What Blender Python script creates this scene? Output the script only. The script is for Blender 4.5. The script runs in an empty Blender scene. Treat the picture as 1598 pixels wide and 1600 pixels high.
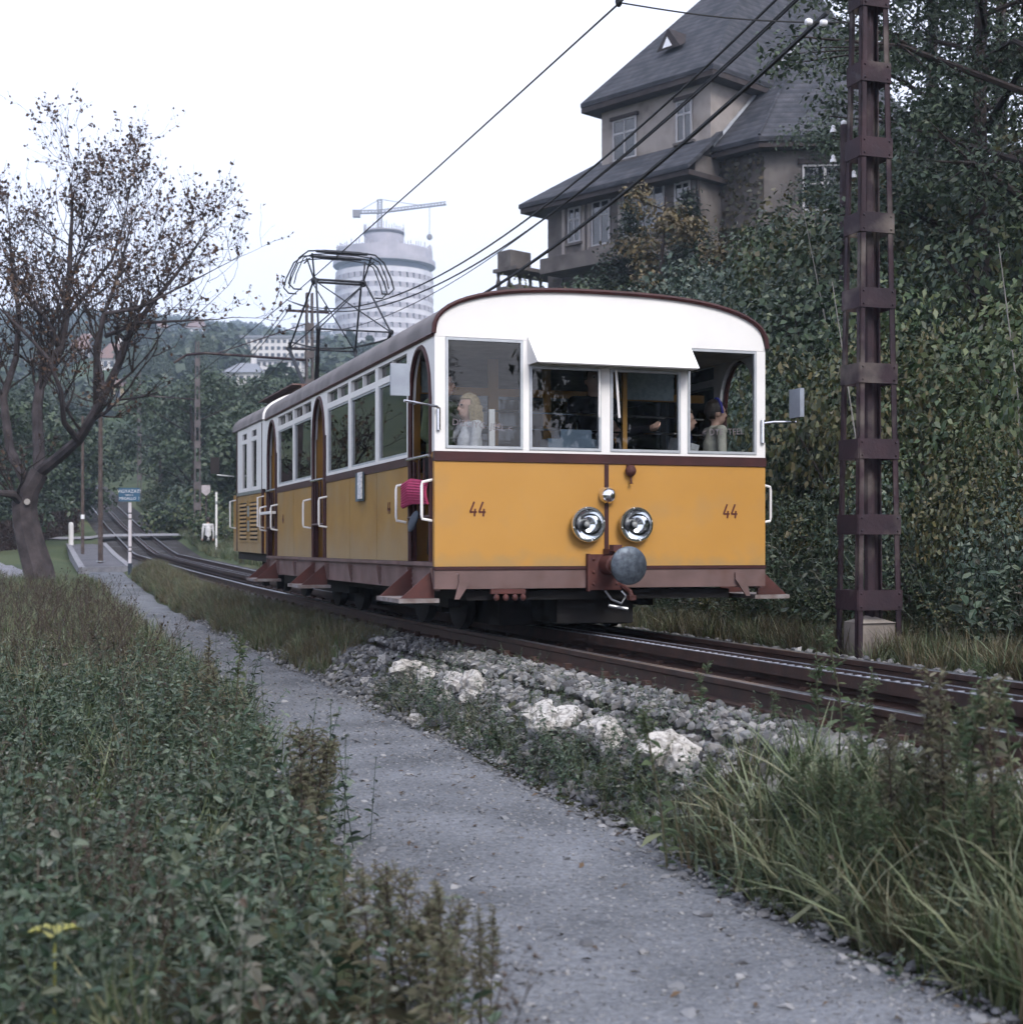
import bpy, bmesh, math, random
import numpy as np
from mathutils import Vector, Matrix

# ------------------------------------------------------------------ camera, sky, sun, exposure
scene = bpy.context.scene
F, CX, HY, CAMZ = 2283.0, 799.0, 853.0, 0.78          # focal length / horizon in photo pixels, eye height above rail
cam_data = bpy.data.cameras.new('camera')
cam = bpy.data.objects.new('camera', cam_data)
scene.collection.objects.link(cam)
cam.location = (0, 0, CAMZ)
cam.rotation_euler = (math.radians(90), 0, 0)
cam_data.sensor_fit = 'HORIZONTAL'
cam_data.sensor_width = 56.0
cam_data.lens = 56.0 * F / 1598.0
cam_data.shift_y = (HY - 800.0) / 1598.0
cam_data.clip_start = 0.1
cam_data.clip_end = 6000
cam_data.dof.use_dof = True
cam_data.dof.focus_distance = 12.4
cam_data.dof.aperture_fstop = cam_data.lens / 13.0
scene.camera = cam

SUN_EL, SUN_AZ = math.radians(42), math.radians(152)   # azimuth clockwise from +Y: behind the camera, to the right
world = bpy.data.worlds.new('World'); scene.world = world; world.use_nodes = True
wn = world.node_tree; wn.nodes.clear()
w_out = wn.nodes.new('ShaderNodeOutputWorld'); w_bg = wn.nodes.new('ShaderNodeBackground')
w_sky = wn.nodes.new('ShaderNodeTexSky'); w_sky.sky_type = 'NISHITA'; w_sky.sun_disc = False
w_sky.sun_elevation = SUN_EL; w_sky.sun_rotation = SUN_AZ
w_sky.air_density = 1.0; w_sky.dust_density = 4.0; w_sky.ozone_density = 1.0
w_mix = wn.nodes.new('ShaderNodeMix'); w_mix.data_type = 'RGBA'
w_mix.inputs['Factor'].default_value = 0.86            # overcast: cloud veil over the clear sky
w_mix.inputs['B'].default_value = (8.5, 8.8, 10.6, 1)
wn.links.new(w_sky.outputs[0], w_mix.inputs['A'])
wn.links.new(w_mix.outputs['Result'], w_bg.inputs['Color'])
w_bg.inputs['Strength'].default_value = 0.086
wn.links.new(w_bg.outputs[0], w_out.inputs['Surface'])

sun_data = bpy.data.lights.new('sun', 'SUN'); sun = bpy.data.objects.new('sun', sun_data)
scene.collection.objects.link(sun)
sun_data.energy = 1.5; sun_data.angle = math.radians(24); sun_data.color = (1.0, 0.95, 0.88)
sdir = Vector((math.sin(SUN_AZ) * math.cos(SUN_EL), math.cos(SUN_AZ) * math.cos(SUN_EL), math.sin(SUN_EL)))
sun.rotation_euler = sdir.to_track_quat('Z', 'Y').to_euler()
sun.location = sdir * 40

vs = scene.view_settings
vs.view_transform = 'Standard'; vs.look = 'None'; vs.exposure = 0.95; vs.gamma = 1.0; vs.use_curve_mapping = False
scene.render.engine = 'CYCLES'
scene.cycles.use_denoising = True
scene.cycles.use_adaptive_sampling = True; scene.cycles.adaptive_threshold = 0.03
try: scene.cycles.denoiser = 'OPENIMAGEDENOISE'
except Exception: pass
scene.cycles.max_bounces = 6; scene.cycles.diffuse_bounces = 2; scene.cycles.glossy_bounces = 3
scene.cycles.transparent_max_bounces = 12; scene.cycles.transmission_bounces = 4; scene.cycles.volume_bounces = 1
scene.cycles.caustics_reflective = False; scene.cycles.caustics_refractive = False

# ------------------------------------------------------------------ frames and helpers
ROT = math.atan2(768, 2283)                             # the track runs 18.6 degrees left of the view axis
WX, WY = math.cos(ROT), math.sin(ROT)                   # lateral axis (L)
DX, DY = -math.sin(ROT), math.cos(ROT)                  # along the track (t)
LC = 4.685                                              # track centre
T0 = 11.42                                              # railcar front
def TP(L, t, z=0.0): return Vector((L * WX + t * DX, L * WY + t * DY, z))
def PX(px, py, Y): return Vector(((px - CX) / F * Y, Y, CAMZ + (HY - py) / F * Y))
def LT(v): return (v[0] * WX + v[1] * WY, v[0] * DX + v[1] * DY)
R = random.Random(7); NR = np.random.default_rng(11)
COL = scene.collection

def zt(t):
    return np.interp(t, [-60, 17, 26, 36, 55, 73, 99, 140, 170, 200, 370, 540, 810, 1080, 1900],
                     [0, 0, .06, .18, .5, 1.8, 4.0, 7.3, 12.5, 17.5, 42, 70, 115, 123, 100])
def path_off(t): return np.interp(t, [-60, 30, 42, 60, 90], [-.55, -.55, -.28, -.12, -.08])
def gz(L, t):
    L = np.asarray(L, float); t = np.asarray(t, float)
    b = zt(t); po = path_off(t)
    n = .035 * np.sin(1.7 * L + .6 * t) + .03 * np.sin(2.3 * t - .9 * L + 1) + .02 * np.sin(4.1 * L + 3.3 * t)
    farn = np.clip((t - 120) / 200, 0, 1) * (3.5 * np.sin(L * .021 + 1.3) + 2.2 * np.sin(L * .05 + t * .02))
    left = po + n * np.clip((1.5 - L) / 1.0, 0, 1) + np.interp(L, [-200, -60, -12, -3, 1.5], [16, 4, .75, .12, 0])
    sh = np.interp(L, [2.78, 3.0, 3.12, 3.6, 6.0, 6.8, 7.3], [0, .2, .3, .36, .36, .33, .34])
    sc = np.where(po < -.3, 1.0, np.clip(po / -.55, .25, 1))
    mid = po + np.where(L > 2.78, sh * sc, 0)
    fade = np.interp(t, [-40, 1, 60, 110, 400], [.06, 1, 1, .42, .25])
    hill = np.interp(L, [7.3, 8.6, 12, 22, 30, 60, 200, 700], [0, .3, 2.7, 8.6, 10.3, 13, 18, 24]) * fade
    z = np.where(L < 1.5, left, mid) + b + farn + np.where(L > 7.3, hill + n * 1.5, 0)
    return z
def gzw(x, y):
    return gz(x * WX + y * WY, x * DX + y * DY)

def lin(c): return tuple(c) + (1,) if len(c) == 3 else tuple(c)
MATS = {}
def mat(name, col, col2=None, rough=.65, scale=6.0, metal=0.0, bump=0.0, bscale=None, spec=.35, fac=(.35, .65), grime=None, detail=5.0):
    if name in MATS: return MATS[name]
    m = bpy.data.materials.new(name); m.use_nodes = True
    nt = m.node_tree; p = nt.nodes['Principled BSDF']
    p.inputs['Roughness'].default_value = rough; p.inputs['Metallic'].default_value = metal
    p.inputs['Specular IOR Level'].default_value = spec
    tc = nt.nodes.new('ShaderNodeTexCoord')
    if col2 is None: col2 = tuple(c * .72 for c in col)
    nz = nt.nodes.new('ShaderNodeTexNoise'); nz.inputs['Scale'].default_value = scale; nz.inputs['Detail'].default_value = detail
    nt.links.new(tc.outputs['Object'], nz.inputs['Vector'])
    rp = nt.nodes.new('ShaderNodeValToRGB')
    rp.color_ramp.elements[0].position = fac[0]; rp.color_ramp.elements[0].color = lin(col2)
    rp.color_ramp.elements[1].position = fac[1]; rp.color_ramp.elements[1].color = lin(col)
    nt.links.new(nz.outputs['Fac'], rp.inputs['Fac'])
    out = rp.outputs['Color']
    if grime:
        gcol, gsc, lo, hi = grime
        n2 = nt.nodes.new('ShaderNodeTexNoise'); n2.inputs['Scale'].default_value = gsc; n2.inputs['Detail'].default_value = 7
        nt.links.new(tc.outputs['Object'], n2.inputs['Vector'])
        r2 = nt.nodes.new('ShaderNodeValToRGB')
        r2.color_ramp.elements[0].position = lo; r2.color_ramp.elements[0].color = (0, 0, 0, 1)
        r2.color_ramp.elements[1].position = hi; r2.color_ramp.elements[1].color = (1, 1, 1, 1)
        nt.links.new(n2.outputs['Fac'], r2.inputs['Fac'])
        mx = nt.nodes.new('ShaderNodeMix'); mx.data_type = 'RGBA'
        nt.links.new(r2.outputs['Color'], mx.inputs['Factor'])
        nt.links.new(out, mx.inputs['A']); mx.inputs['B'].default_value = lin(gcol)
        out = mx.outputs['Result']
    nt.links.new(out, p.inputs['Base Color'])
    if bump:
        nb = nt.nodes.new('ShaderNodeTexNoise'); nb.inputs['Scale'].default_value = bscale or scale * 5; nb.inputs['Detail'].default_value = 6
        nt.links.new(tc.outputs['Object'], nb.inputs['Vector'])
        bp = nt.nodes.new('ShaderNodeBump'); bp.inputs['Strength'].default_value = bump; bp.inputs['Distance'].default_value = .02
        nt.links.new(nb.outputs['Fac'], bp.inputs['Height']); nt.links.new(bp.outputs['Normal'], p.inputs['Normal'])
    MATS[name] = m
    return m

def leaf_mat(name, cols, trans=.12, rough=.45, spec=.34):
    if name in MATS: return MATS[name]
    cols = [tuple(v * (.9 if spec > .3 else 1) for v in c) for c in cols]
    m = bpy.data.materials.new(name); m.use_nodes = True
    nt = m.node_tree; p = nt.nodes['Principled BSDF']
    g = nt.nodes.new('ShaderNodeNewGeometry'); oi = nt.nodes.new('ShaderNodeObjectInfo')
    ad = nt.nodes.new('ShaderNodeMath'); ad.operation = 'ADD'
    fr = nt.nodes.new('ShaderNodeMath'); fr.operation = 'FRACT'
    nt.links.new(g.outputs['Random Per Island'], ad.inputs[0]); nt.links.new(oi.outputs['Random'], ad.inputs[1])
    nt.links.new(ad.outputs[0], fr.inputs[0])
    rp = nt.nodes.new('ShaderNodeValToRGB'); rp.color_ramp.interpolation = 'LINEAR'
    els = rp.color_ramp.elements
    while len(els) < len(cols): els.new(.5)
    for i, c in enumerate(cols):
        els[i].position = i / (len(cols) - 1); els[i].color = lin(c)
    nt.links.new(fr.outputs[0], rp.inputs['Fac'])
    nt.links.new(rp.outputs['Color'], p.inputs['Base Color'])
    p.inputs['Roughness'].default_value = rough; p.inputs['Specular IOR Level'].default_value = spec
    tr = nt.nodes.new('ShaderNodeBsdfTranslucent'); nt.links.new(rp.outputs['Color'], tr.inputs['Color'])
    mx = nt.nodes.new('ShaderNodeMixShader'); mx.inputs[0].default_value = trans
    nt.links.new(p.outputs[0], mx.inputs[1]); nt.links.new(tr.outputs[0], mx.inputs[2])
    nt.links.new(mx.outputs[0], nt.nodes['Material Output'].inputs['Surface'])
    MATS[name] = m
    return m

def glass_mat(name, tint=(.82, .87, .88), ior=1.5, rough=.01, refl=1.0):
    if name in MATS: return MATS[name]
    m = bpy.data.materials.new(name); m.use_nodes = True
    nt = m.node_tree; nt.nodes.clear()
    o = nt.nodes.new('ShaderNodeOutputMaterial'); t = nt.nodes.new('ShaderNodeBsdfTransparent'); t.inputs[0].default_value = lin(tint)
    g = nt.nodes.new('ShaderNodeBsdfGlossy'); g.inputs['Roughness'].default_value = rough; g.inputs['Color'].default_value = (refl, refl, refl, 1)
    fr = nt.nodes.new('ShaderNodeFresnel'); fr.inputs['IOR'].default_value = ior
    mx = nt.nodes.new('ShaderNodeMixShader')
    nt.links.new(fr.outputs[0], mx.inputs[0]); nt.links.new(t.outputs[0], mx.inputs[1]); nt.links.new(g.outputs[0], mx.inputs[2])
    nt.links.new(mx.outputs[0], o.inputs['Surface'])
    MATS[name] = m
    return m

class MB:
    def __init__(s): s.v = []; s.f = []
    def add(s, vs_, fs):
        b = len(s.v); s.v += [tuple(p) for p in vs_]; s.f += [tuple(i + b for i in f) for f in fs]; return s
    def box(s, x0, x1, y0, y1, z0, z1):
        x0, x1 = min(x0, x1), max(x0, x1); y0, y1 = min(y0, y1), max(y0, y1); z0, z1 = min(z0, z1), max(z0, z1)
        return s.add([(x0, y0, z0), (x1, y0, z0), (x1, y1, z0), (x0, y1, z0), (x0, y0, z1), (x1, y0, z1), (x1, y1, z1), (x0, y1, z1)],
                     [(0, 3, 2, 1), (4, 5, 6, 7), (0, 1, 5, 4), (1, 2, 6, 5), (2, 3, 7, 6), (3, 0, 4, 7)])
    def prism(s, poly, axis, a0, a1):
        """poly in the plane across axis ('x': (y,z), 'y': (x,z), 'z': (x,y)), extruded from a0 to a1"""
        n = len(poly)
        def P(p, a):
            return (a, p[0], p[1]) if axis == 'x' else (p[0], a, p[1]) if axis == 'y' else (p[0], p[1], a)
        return s.add([P(p, a0) for p in poly] + [P(p, a1) for p in poly],
                     [tuple(range(n)), tuple(range(2 * n - 1, n - 1, -1))] + [(i, i + n, (i + 1) % n + n, (i + 1) % n) for i in range(n)])
    def tube(s, pts, r, sides=8, cap=True):
        pts = [Vector(p) for p in pts]; n = len(pts)
        if not hasattr(r, '__len__'): r = [r] * n
        vs_, fs = [], []
        up = None
        for i, p in enumerate(pts):
            d = (pts[min(i + 1, n - 1)] - pts[max(i - 1, 0)])
            if d.length < 1e-9: d = Vector((0, 0, 1))
            d.normalize()
            if up is None:
                up = Vector((0, 0, 1)) if abs(d.z) < .9 else Vector((1, 0, 0))
            a = d.cross(up)
            if a.length < 1e-4: a = d.cross(Vector((1, .3, 0)))
            a.normalize(); b = a.cross(d).normalized(); up = b
            for k in range(sides):
                an = 2 * math.pi * k / sides
                vs_.append(p + (a * math.cos(an) + b * math.sin(an)) * r[i])
        for i in range(n - 1):
            for k in range(sides):
                k2 = (k + 1) % sides
                fs.append((i * sides + k, i * sides + k2, (i + 1) * sides + k2, (i + 1) * sides + k))
        if cap:
            fs.append(tuple(range(sides - 1, -1, -1))); fs.append(tuple((n - 1) * sides + k for k in range(sides)))
        return s.add(vs_, fs)
    def lathe(s, prof, c=(0, 0, 0), axis='z', seg=20, caps=(1, 1)):
        """prof: (radius, along axis)"""
        vs_, fs = [], []
        for r, h in prof:
            for k in range(seg):
                an = 2 * math.pi * k / seg; u, w = r * math.cos(an), r * math.sin(an)
                q = (u, w, h) if axis == 'z' else (u, h, w) if axis == 'y' else (h, u, w)
                vs_.append((c[0] + q[0], c[1] + q[1], c[2] + q[2]))
        for i in range(len(prof) - 1):
            for k in range(seg):
                k2 = (k + 1) % seg
                fs.append((i * seg + k, i * seg + k2, (i + 1) * seg + k2, (i + 1) * seg + k))
        if caps[0]: fs.append(tuple(range(seg)))
        if caps[1]: fs.append(tuple((len(prof) - 1) * seg + k for k in range(seg)))
        return s.add(vs_, fs)
    def ball(s, c, r, seg=12, rings=8):
        if not hasattr(r, '__len__'): r = (r, r, r)
        vs_, fs = [], []
        for i in range(rings + 1):
            th = math.pi * i / rings
            for k in range(seg):
                ph = 2 * math.pi * k / seg
                vs_.append((c[0] + r[0] * math.sin(th) * math.cos(ph), c[1] + r[1] * math.sin(th) * math.sin(ph), c[2] + r[2] * math.cos(th)))
        for i in range(rings):
            for k in range(seg):
                k2 = (k + 1) % seg
                fs.append((i * seg + k, (i + 1) * seg + k, (i + 1) * seg + k2, i * seg + k2))
        return s.add(vs_, fs)
    def mesh(s, name, m=None, smooth=False):
        me = bpy.data.meshes.new(name); me.from_pydata(s.v, [], s.f); me.validate(clean_customdata=False)
        bm = bmesh.new(); bm.from_mesh(me); bmesh.ops.recalc_face_normals(bm, faces=bm.faces); bm.to_mesh(me); bm.free()
        if m: me.materials.append(m)
        if smooth:
            me.polygons.foreach_set('use_smooth', [True] * len(me.polygons))
            try: me.set_sharp_from_angle(angle=math.radians(40))
            except Exception: pass
        return me
    def build(s, name, m=None, parent=None, smooth=False, **kw):
        return link(name, s.mesh(name, m, smooth), parent, **kw)

def link(name, data, parent=None, label=None, cat=None, group=None, kind=None, loc=None, rot=None):
    o = bpy.data.objects.new(name, data); COL.objects.link(o)
    if parent: o.parent = parent
    if loc is not None: o.location = loc
    if rot is not None: o.rotation_euler = rot
    tag(o, label, cat, group, kind)
    return o
def tag(o, label=None, cat=None, group=None, kind=None):
    if label: o['label'] = label
    if cat: o['category'] = cat
    if group: o['group'] = group
    if kind: o['kind'] = kind
    return o
def thing(name, label, cat, loc=(0, 0, 0), rz=0.0, group=None):
    return link(name, None, None, label, cat, group, None, loc, (0, 0, rz))
def copy_tree(o, parent=None):
    c = o.copy(); COL.objects.link(c); c.parent = parent
    for ch in list(o.children): copy_tree(ch, c)
    return c

def quads_mesh(name, V, m):
    """V: (n,4,3) array of separate quads -> mesh"""
    n = len(V); me = bpy.data.meshes.new(name)
    me.vertices.add(n * 4); me.vertices.foreach_set('co', np.ascontiguousarray(V, dtype=np.float32).reshape(-1))
    me.loops.add(n * 4); me.loops.foreach_set('vertex_index', np.arange(n * 4, dtype=np.int32))
    me.polygons.add(n); me.polygons.foreach_set('loop_start', np.arange(0, n * 4, 4, dtype=np.int32))
    me.polygons.foreach_set('loop_total', np.full(n, 4, dtype=np.int32))
    me.update(calc_edges=True)
    if m: me.materials.append(m)
    return me
def leaf_quads(P, N, size, aspect=.55, rng=NR, droop=.15):
    """leaf-shaped quads at P facing N"""
    n = len(P); size = np.broadcast_to(size, (n,))[:, None]
    N = N / (np.linalg.norm(N, axis=1, keepdims=True) + 1e-9)
    A = rng.normal(size=(n, 3)); A -= (A * N).sum(1, keepdims=True) * N; A /= (np.linalg.norm(A, axis=1, keepdims=True) + 1e-9)
    B = np.cross(N, A)
    h = size * .5
    base = P - A * h; tip = P + A * h - N * size * droop
    l = P + B * h * aspect + N * size * .06; r = P - B * h * aspect + N * size * .06
    return np.stack([base, l, tip, r], 1)
def in_view(P, mx=60, my=60, near=.5):
    P = np.asarray(P); y = np.maximum(P[:, 1], 1e-3)
    px = CX + P[:, 0] / y * F; py = HY - (P[:, 2] - CAMZ) / y * F
    return (P[:, 1] > near) & (px > -mx) & (px < 1598 + mx) & (py > -my) & (py < 1600 + my)

def scatter(name, pts, rots, scl, idx, protos, label=None, cat=None, kind='stuff', parent=None):
    """ONE object of uncountable small pieces: instances of a few prototype meshes"""
    pc = bpy.data.collections.new(name + '_prototypes')
    for i, me in enumerate(protos):
        pc.objects.link(bpy.data.objects.new('%s_prototype_%02d' % (name, i), me))
    me = bpy.data.meshes.new(name); n = len(pts)
    me.vertices.add(n); me.vertices.foreach_set('co', np.asarray(pts, dtype=np.float32).reshape(-1))
    a = me.attributes.new('rot', 'FLOAT_VECTOR', 'POINT'); a.data.foreach_set('vector', np.asarray(rots, dtype=np.float32).reshape(-1))
    a = me.attributes.new('scl', 'FLOAT', 'POINT'); a.data.foreach_set('value', np.asarray(scl, dtype=np.float32))
    a = me.attributes.new('idx', 'INT', 'POINT'); a.data.foreach_set('value', np.asarray(idx, dtype=np.int32))
    o = link(name, me, parent, label, cat, None, kind)
    ng = bpy.data.node_groups.new(name + '_scatter', 'GeometryNodeTree')
    ng.interface.new_socket('Geometry', in_out='INPUT', socket_type='NodeSocketGeometry')
    ng.interface.new_socket('Geometry', in_out='OUTPUT', socket_type='NodeSocketGeometry')
    N = ng.nodes; gi = N.new('NodeGroupInput'); go = N.new('NodeGroupOutput'); ip = N.new('GeometryNodeInstanceOnPoints')
    ci = N.new('GeometryNodeCollectionInfo'); ci.inputs['Collection'].default_value = pc
    ci.inputs['Separate Children'].default_value = True; ci.inputs['Reset Children'].default_value = True
    def attr(nm, ty):
        q = N.new('GeometryNodeInputNamedAttribute'); q.data_type = ty; q.inputs['Name'].default_value = nm; return q.outputs['Attribute']
    er = N.new('FunctionNodeEulerToRotation'); Lk = ng.links.new
    Lk(attr('rot', 'FLOAT_VECTOR'), er.inputs[0]); Lk(er.outputs[0], ip.inputs['Rotation'])
    Lk(attr('scl', 'FLOAT'), ip.inputs['Scale']); Lk(attr('idx', 'INT'), ip.inputs['Instance Index'])
    ip.inputs['Pick Instance'].default_value = True
    Lk(gi.outputs[0], ip.inputs['Points']); Lk(ci.outputs[0], ip.inputs['Instance']); Lk(ip.outputs[0], go.inputs[0])
    md = o.modifiers.new('scatter', 'NODES'); md.node_group = ng
    return o
def rnd_rots(n, tilt=.15):
    return np.stack([NR.normal(0, tilt, n), NR.normal(0, tilt, n), NR.uniform(0, 6.283, n)], 1)

# ------------------------------------------------------------------ materials
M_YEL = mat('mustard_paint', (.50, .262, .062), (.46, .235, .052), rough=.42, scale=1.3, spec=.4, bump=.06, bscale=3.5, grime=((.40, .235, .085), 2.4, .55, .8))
M_YELS = mat('dusty_shaded_mustard_paint', (.34, .20, .055), (.27, .155, .042), rough=.62, scale=2.2, spec=.25, grime=((.26, .20, .11), 1.6, .45, .75))  # mustard base darkened to imitate the dimmer side light; dust patches on top
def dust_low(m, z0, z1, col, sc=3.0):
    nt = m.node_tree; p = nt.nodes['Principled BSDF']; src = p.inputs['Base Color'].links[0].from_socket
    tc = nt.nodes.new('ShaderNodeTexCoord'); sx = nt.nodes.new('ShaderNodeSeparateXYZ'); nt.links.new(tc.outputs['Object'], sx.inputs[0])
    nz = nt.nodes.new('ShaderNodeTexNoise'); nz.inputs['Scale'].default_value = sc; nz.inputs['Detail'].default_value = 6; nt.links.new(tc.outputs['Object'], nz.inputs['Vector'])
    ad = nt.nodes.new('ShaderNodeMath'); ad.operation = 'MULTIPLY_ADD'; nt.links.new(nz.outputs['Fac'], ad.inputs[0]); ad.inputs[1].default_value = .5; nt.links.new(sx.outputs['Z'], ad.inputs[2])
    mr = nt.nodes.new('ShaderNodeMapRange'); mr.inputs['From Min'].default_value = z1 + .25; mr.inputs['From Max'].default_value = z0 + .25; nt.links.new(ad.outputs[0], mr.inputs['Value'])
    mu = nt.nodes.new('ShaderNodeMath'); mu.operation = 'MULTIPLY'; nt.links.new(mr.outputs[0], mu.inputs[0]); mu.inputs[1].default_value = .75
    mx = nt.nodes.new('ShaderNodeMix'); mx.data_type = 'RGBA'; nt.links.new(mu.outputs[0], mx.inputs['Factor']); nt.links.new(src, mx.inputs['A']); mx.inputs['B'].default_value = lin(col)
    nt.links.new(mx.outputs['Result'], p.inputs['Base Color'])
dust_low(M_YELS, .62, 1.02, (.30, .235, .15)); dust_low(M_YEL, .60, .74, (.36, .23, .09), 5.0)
M_WHT = mat('white_paint', (.84, .83, .82), (.78, .77, .77), rough=.4, scale=2.0, spec=.4)
M_MAR = mat('maroon_trim', (.055, .016, .017), (.038, .012, .013), rough=.5, scale=5)
M_SOLE = mat('sole_bar_paint', (.165, .105, .10), (.115, .075, .07), rough=.7, scale=4, grime=((.10, .05, .04), 3, .5, .75))
M_RUSTP = mat('red_oxide_paint', (.095, .032, .028), (.06, .022, .02), rough=.7, scale=6)
M_ROOF = mat('roof_canvas', (.20, .185, .19), (.14, .13, .135), rough=.75, scale=3, bump=.1)
M_CHR = mat('chrome', (.8, .8, .82), (.7, .7, .72), rough=.12, metal=1.0, scale=3)
M_STEEL = mat('galvanised_steel', (.5, .52, .55), (.36, .38, .4), rough=.35, metal=.8, scale=8)
M_ALU = mat('aluminium_frame', (.55, .58, .62), (.45, .48, .52), rough=.4, metal=.5, scale=8)
M_DARK = mat('black_underframe', (.012, .010, .010), (.006, .005, .005), rough=.8, scale=5)  # one even near-black colour for the parts beneath both vehicles
M_OCH = mat('ochre_interior', (.46, .235, .05), (.38, .19, .04), rough=.55, scale=3)
M_INT = mat('dark_interior', (.03, .026, .03), (.02, .018, .02), rough=.8, scale=3)
M_GLS = glass_mat('window_glass', tint=(.93, .95, .96), ior=1.42)
M_GLSS = glass_mat('side_window_glass', tint=(.2, .21, .26), ior=1.4)  # tint darkened to stand in for the dim saloon behind the panes
M_BUF = mat('worn_buffer_steel', (.11, .135, .165), (.05, .06, .08), rough=.45, metal=.55, scale=22, bump=.15, bscale=60)
M_PYL = mat('rusty_purple_steel', (.042, .023, .031), (.02, .013, .02), rough=.75, scale=3.5, grime=((.135, .115, .105), 2.3, .51, .68), bump=.15, bscale=30)
M_CONC = mat('weathered_concrete', (.30, .27, .24), (.19, .165, .15), rough=.9, scale=5, bump=.3, bscale=30, grime=((.10, .07, .05), 4, .5, .72))
M_RAIL = mat('rusty_rail', (.055, .028, .022), (.03, .018, .016), rough=.6, scale=7, bump=.1)
M_SHINE = mat('polished_rail_head', (.30, .32, .36), (.2, .2, .22), rough=.3, metal=.9, scale=12)
M_RACKTOP = mat('greasy_rack_top', (.34, .36, .42), (.16, .17, .2), rough=.4, metal=.6, scale=30)
M_SLEEP = mat('oily_sleeper', (.03, .024, .02), (.018, .015, .013), rough=.85, scale=6)
M_WIRE = mat('black_cable', (.012, .014, .018), (.01, .011, .014), rough=.6, scale=3)
M_INSUL = mat('white_porcelain', (.85, .86, .9), (.8, .8, .85), rough=.2, scale=3)
# ================================================================== TERRAIN
def grid_mesh(name, Ls, ts, zf, m):
    Lg, Tg = np.meshgrid(Ls, ts); Z = zf(Lg, Tg)
    V = np.stack([Lg * WX + Tg * DX, Lg * WY + Tg * DY, Z], -1).reshape(-1, 3)
    nl, nt_ = len(Ls), len(ts)
    i = np.arange(nl - 1); j = np.arange(nt_ - 1); I, J = np.meshgrid(i, j)
    a = (J * nl + I).reshape(-1); Q = np.stack([a, a + 1, a + 1 + nl, a + nl], 1)
    me = bpy.data.meshes.new(name); n = len(Q)
    me.vertices.add(len(V)); me.vertices.foreach_set('co', V.astype(np.float32).reshape(-1))
    me.loops.add(n * 4); me.loops.foreach_set('vertex_index', Q.astype(np.int32).reshape(-1))
    me.polygons.add(n); me.polygons.foreach_set('loop_start', np.arange(0, n * 4, 4, dtype=np.int32)); me.polygons.foreach_set('loop_total', np.full(n, 4, dtype=np.int32))
    me.polygons.foreach_set('use_smooth', [True] * n)
    me.update(calc_edges=True); me.materials.append(m)
    return me

def ground_material():
    m = bpy.data.materials.new('soil_and_turf'); m.use_nodes = True; nt = m.node_tree; p = nt.nodes['Principled BSDF']
    p.inputs['Roughness'].default_value = .95; p.inputs['Specular IOR Level'].default_value = .1
    tc = nt.nodes.new('ShaderNodeTexCoord')
    def noise(s, d=6):
        q = nt.nodes.new('ShaderNodeTexNoise'); q.inputs['Scale'].default_value = s; q.inputs['Detail'].default_value = d
        nt.links.new(tc.outputs['Object'], q.inputs['Vector']); return q.outputs['Fac']
    def ramp(f, els):
        r = nt.nodes.new('ShaderNodeValToRGB')
        while len(r.color_ramp.elements) < len(els): r.color_ramp.elements.new(.5)
        for e, (pos, c) in zip(r.color_ramp.elements, els): e.position = pos; e.color = lin(c)
        nt.links.new(f, r.inputs['Fac']); return r.outputs['Color']
    near = ramp(noise(2.2, 8), [(.3, (.030, .022, .016)), (.5, (.045, .046, .024)), (.7, (.06, .075, .034))])
    grassy = ramp(noise(.22, 9), [(.3, (.045, .062, .035)), (.5, (.07, .09, .048)), (.7, (.10, .105, .06))])
    far = ramp(noise(.03, 9), [(.35, (.03, .05, .025)), (.5, (.055, .08, .035)), (.66, (.10, .11, .06))])
    sx = nt.nodes.new('ShaderNodeSeparateXYZ'); nt.links.new(tc.outputs['Object'], sx.inputs[0])
    def mixby(lo, hi, A, B):
        mr = nt.nodes.new('ShaderNodeMapRange'); mr.inputs['From Min'].default_value = lo; mr.inputs['From Max'].default_value = hi
        nt.links.new(sx.outputs['Y'], mr.inputs['Value'])
        q = nt.nodes.new('ShaderNodeMix'); q.data_type = 'RGBA'; nt.links.new(mr.outputs[0], q.inputs['Factor'])
        nt.links.new(A, q.inputs['A']); nt.links.new(B, q.inputs['B']); return q.outputs['Result']
    nt.links.new(mixby(110, 180, mixby(24, 40, near, grassy), far), p.inputs['Base Color'])
    b = nt.nodes.new('ShaderNodeBump'); b.inputs['Strength'].default_value = .5; b.inputs['Distance'].default_value = .05
    nt.links.new(noise(9, 8), b.inputs['Height']); nt.links.new(b.outputs[0], p.inputs['Normal'])
    return m
M_GROUND = ground_material()
gl = np.concatenate([[-900, -600, -420, -300, -220, -160, -120, -90, -70, -50, -40, -30], np.arange(-24, -6, 1.0), np.arange(-6, 1.2, .3),
                     [1.25, 1.5, 1.8, 2.2, 2.6, 2.78, 2.9, 3.0, 3.12, 3.35, 3.6, 4.2, 4.7, 5.2, 6.0, 6.4, 6.8, 7.0, 7.3], np.arange(7.6, 14, .4), np.arange(14, 40, 1.2),
                     [42, 46, 52, 60, 75, 90, 110, 140, 180, 240, 320, 420, 560, 750, 1000]])
gt = np.concatenate([[-60, -40, -25, -15], np.arange(-10, 45, .5), np.arange(45, 120, 2.0), np.arange(120, 300, 8.0), np.arange(300, 1100, 25.0), [1150, 1300, 1500, 1900]])
def ground_z(L, t):
    z = gz(L, t)
    hole = (L > 1.3) & (L < 2.7) & (t < 60)
    z = np.where(hole, z - .05, z)
    trk = (L > 3.3) & (L < 6.5) & (t < 170)
    return np.where(trk, np.minimum(z - .1, zt(t) - .24), z)
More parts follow.
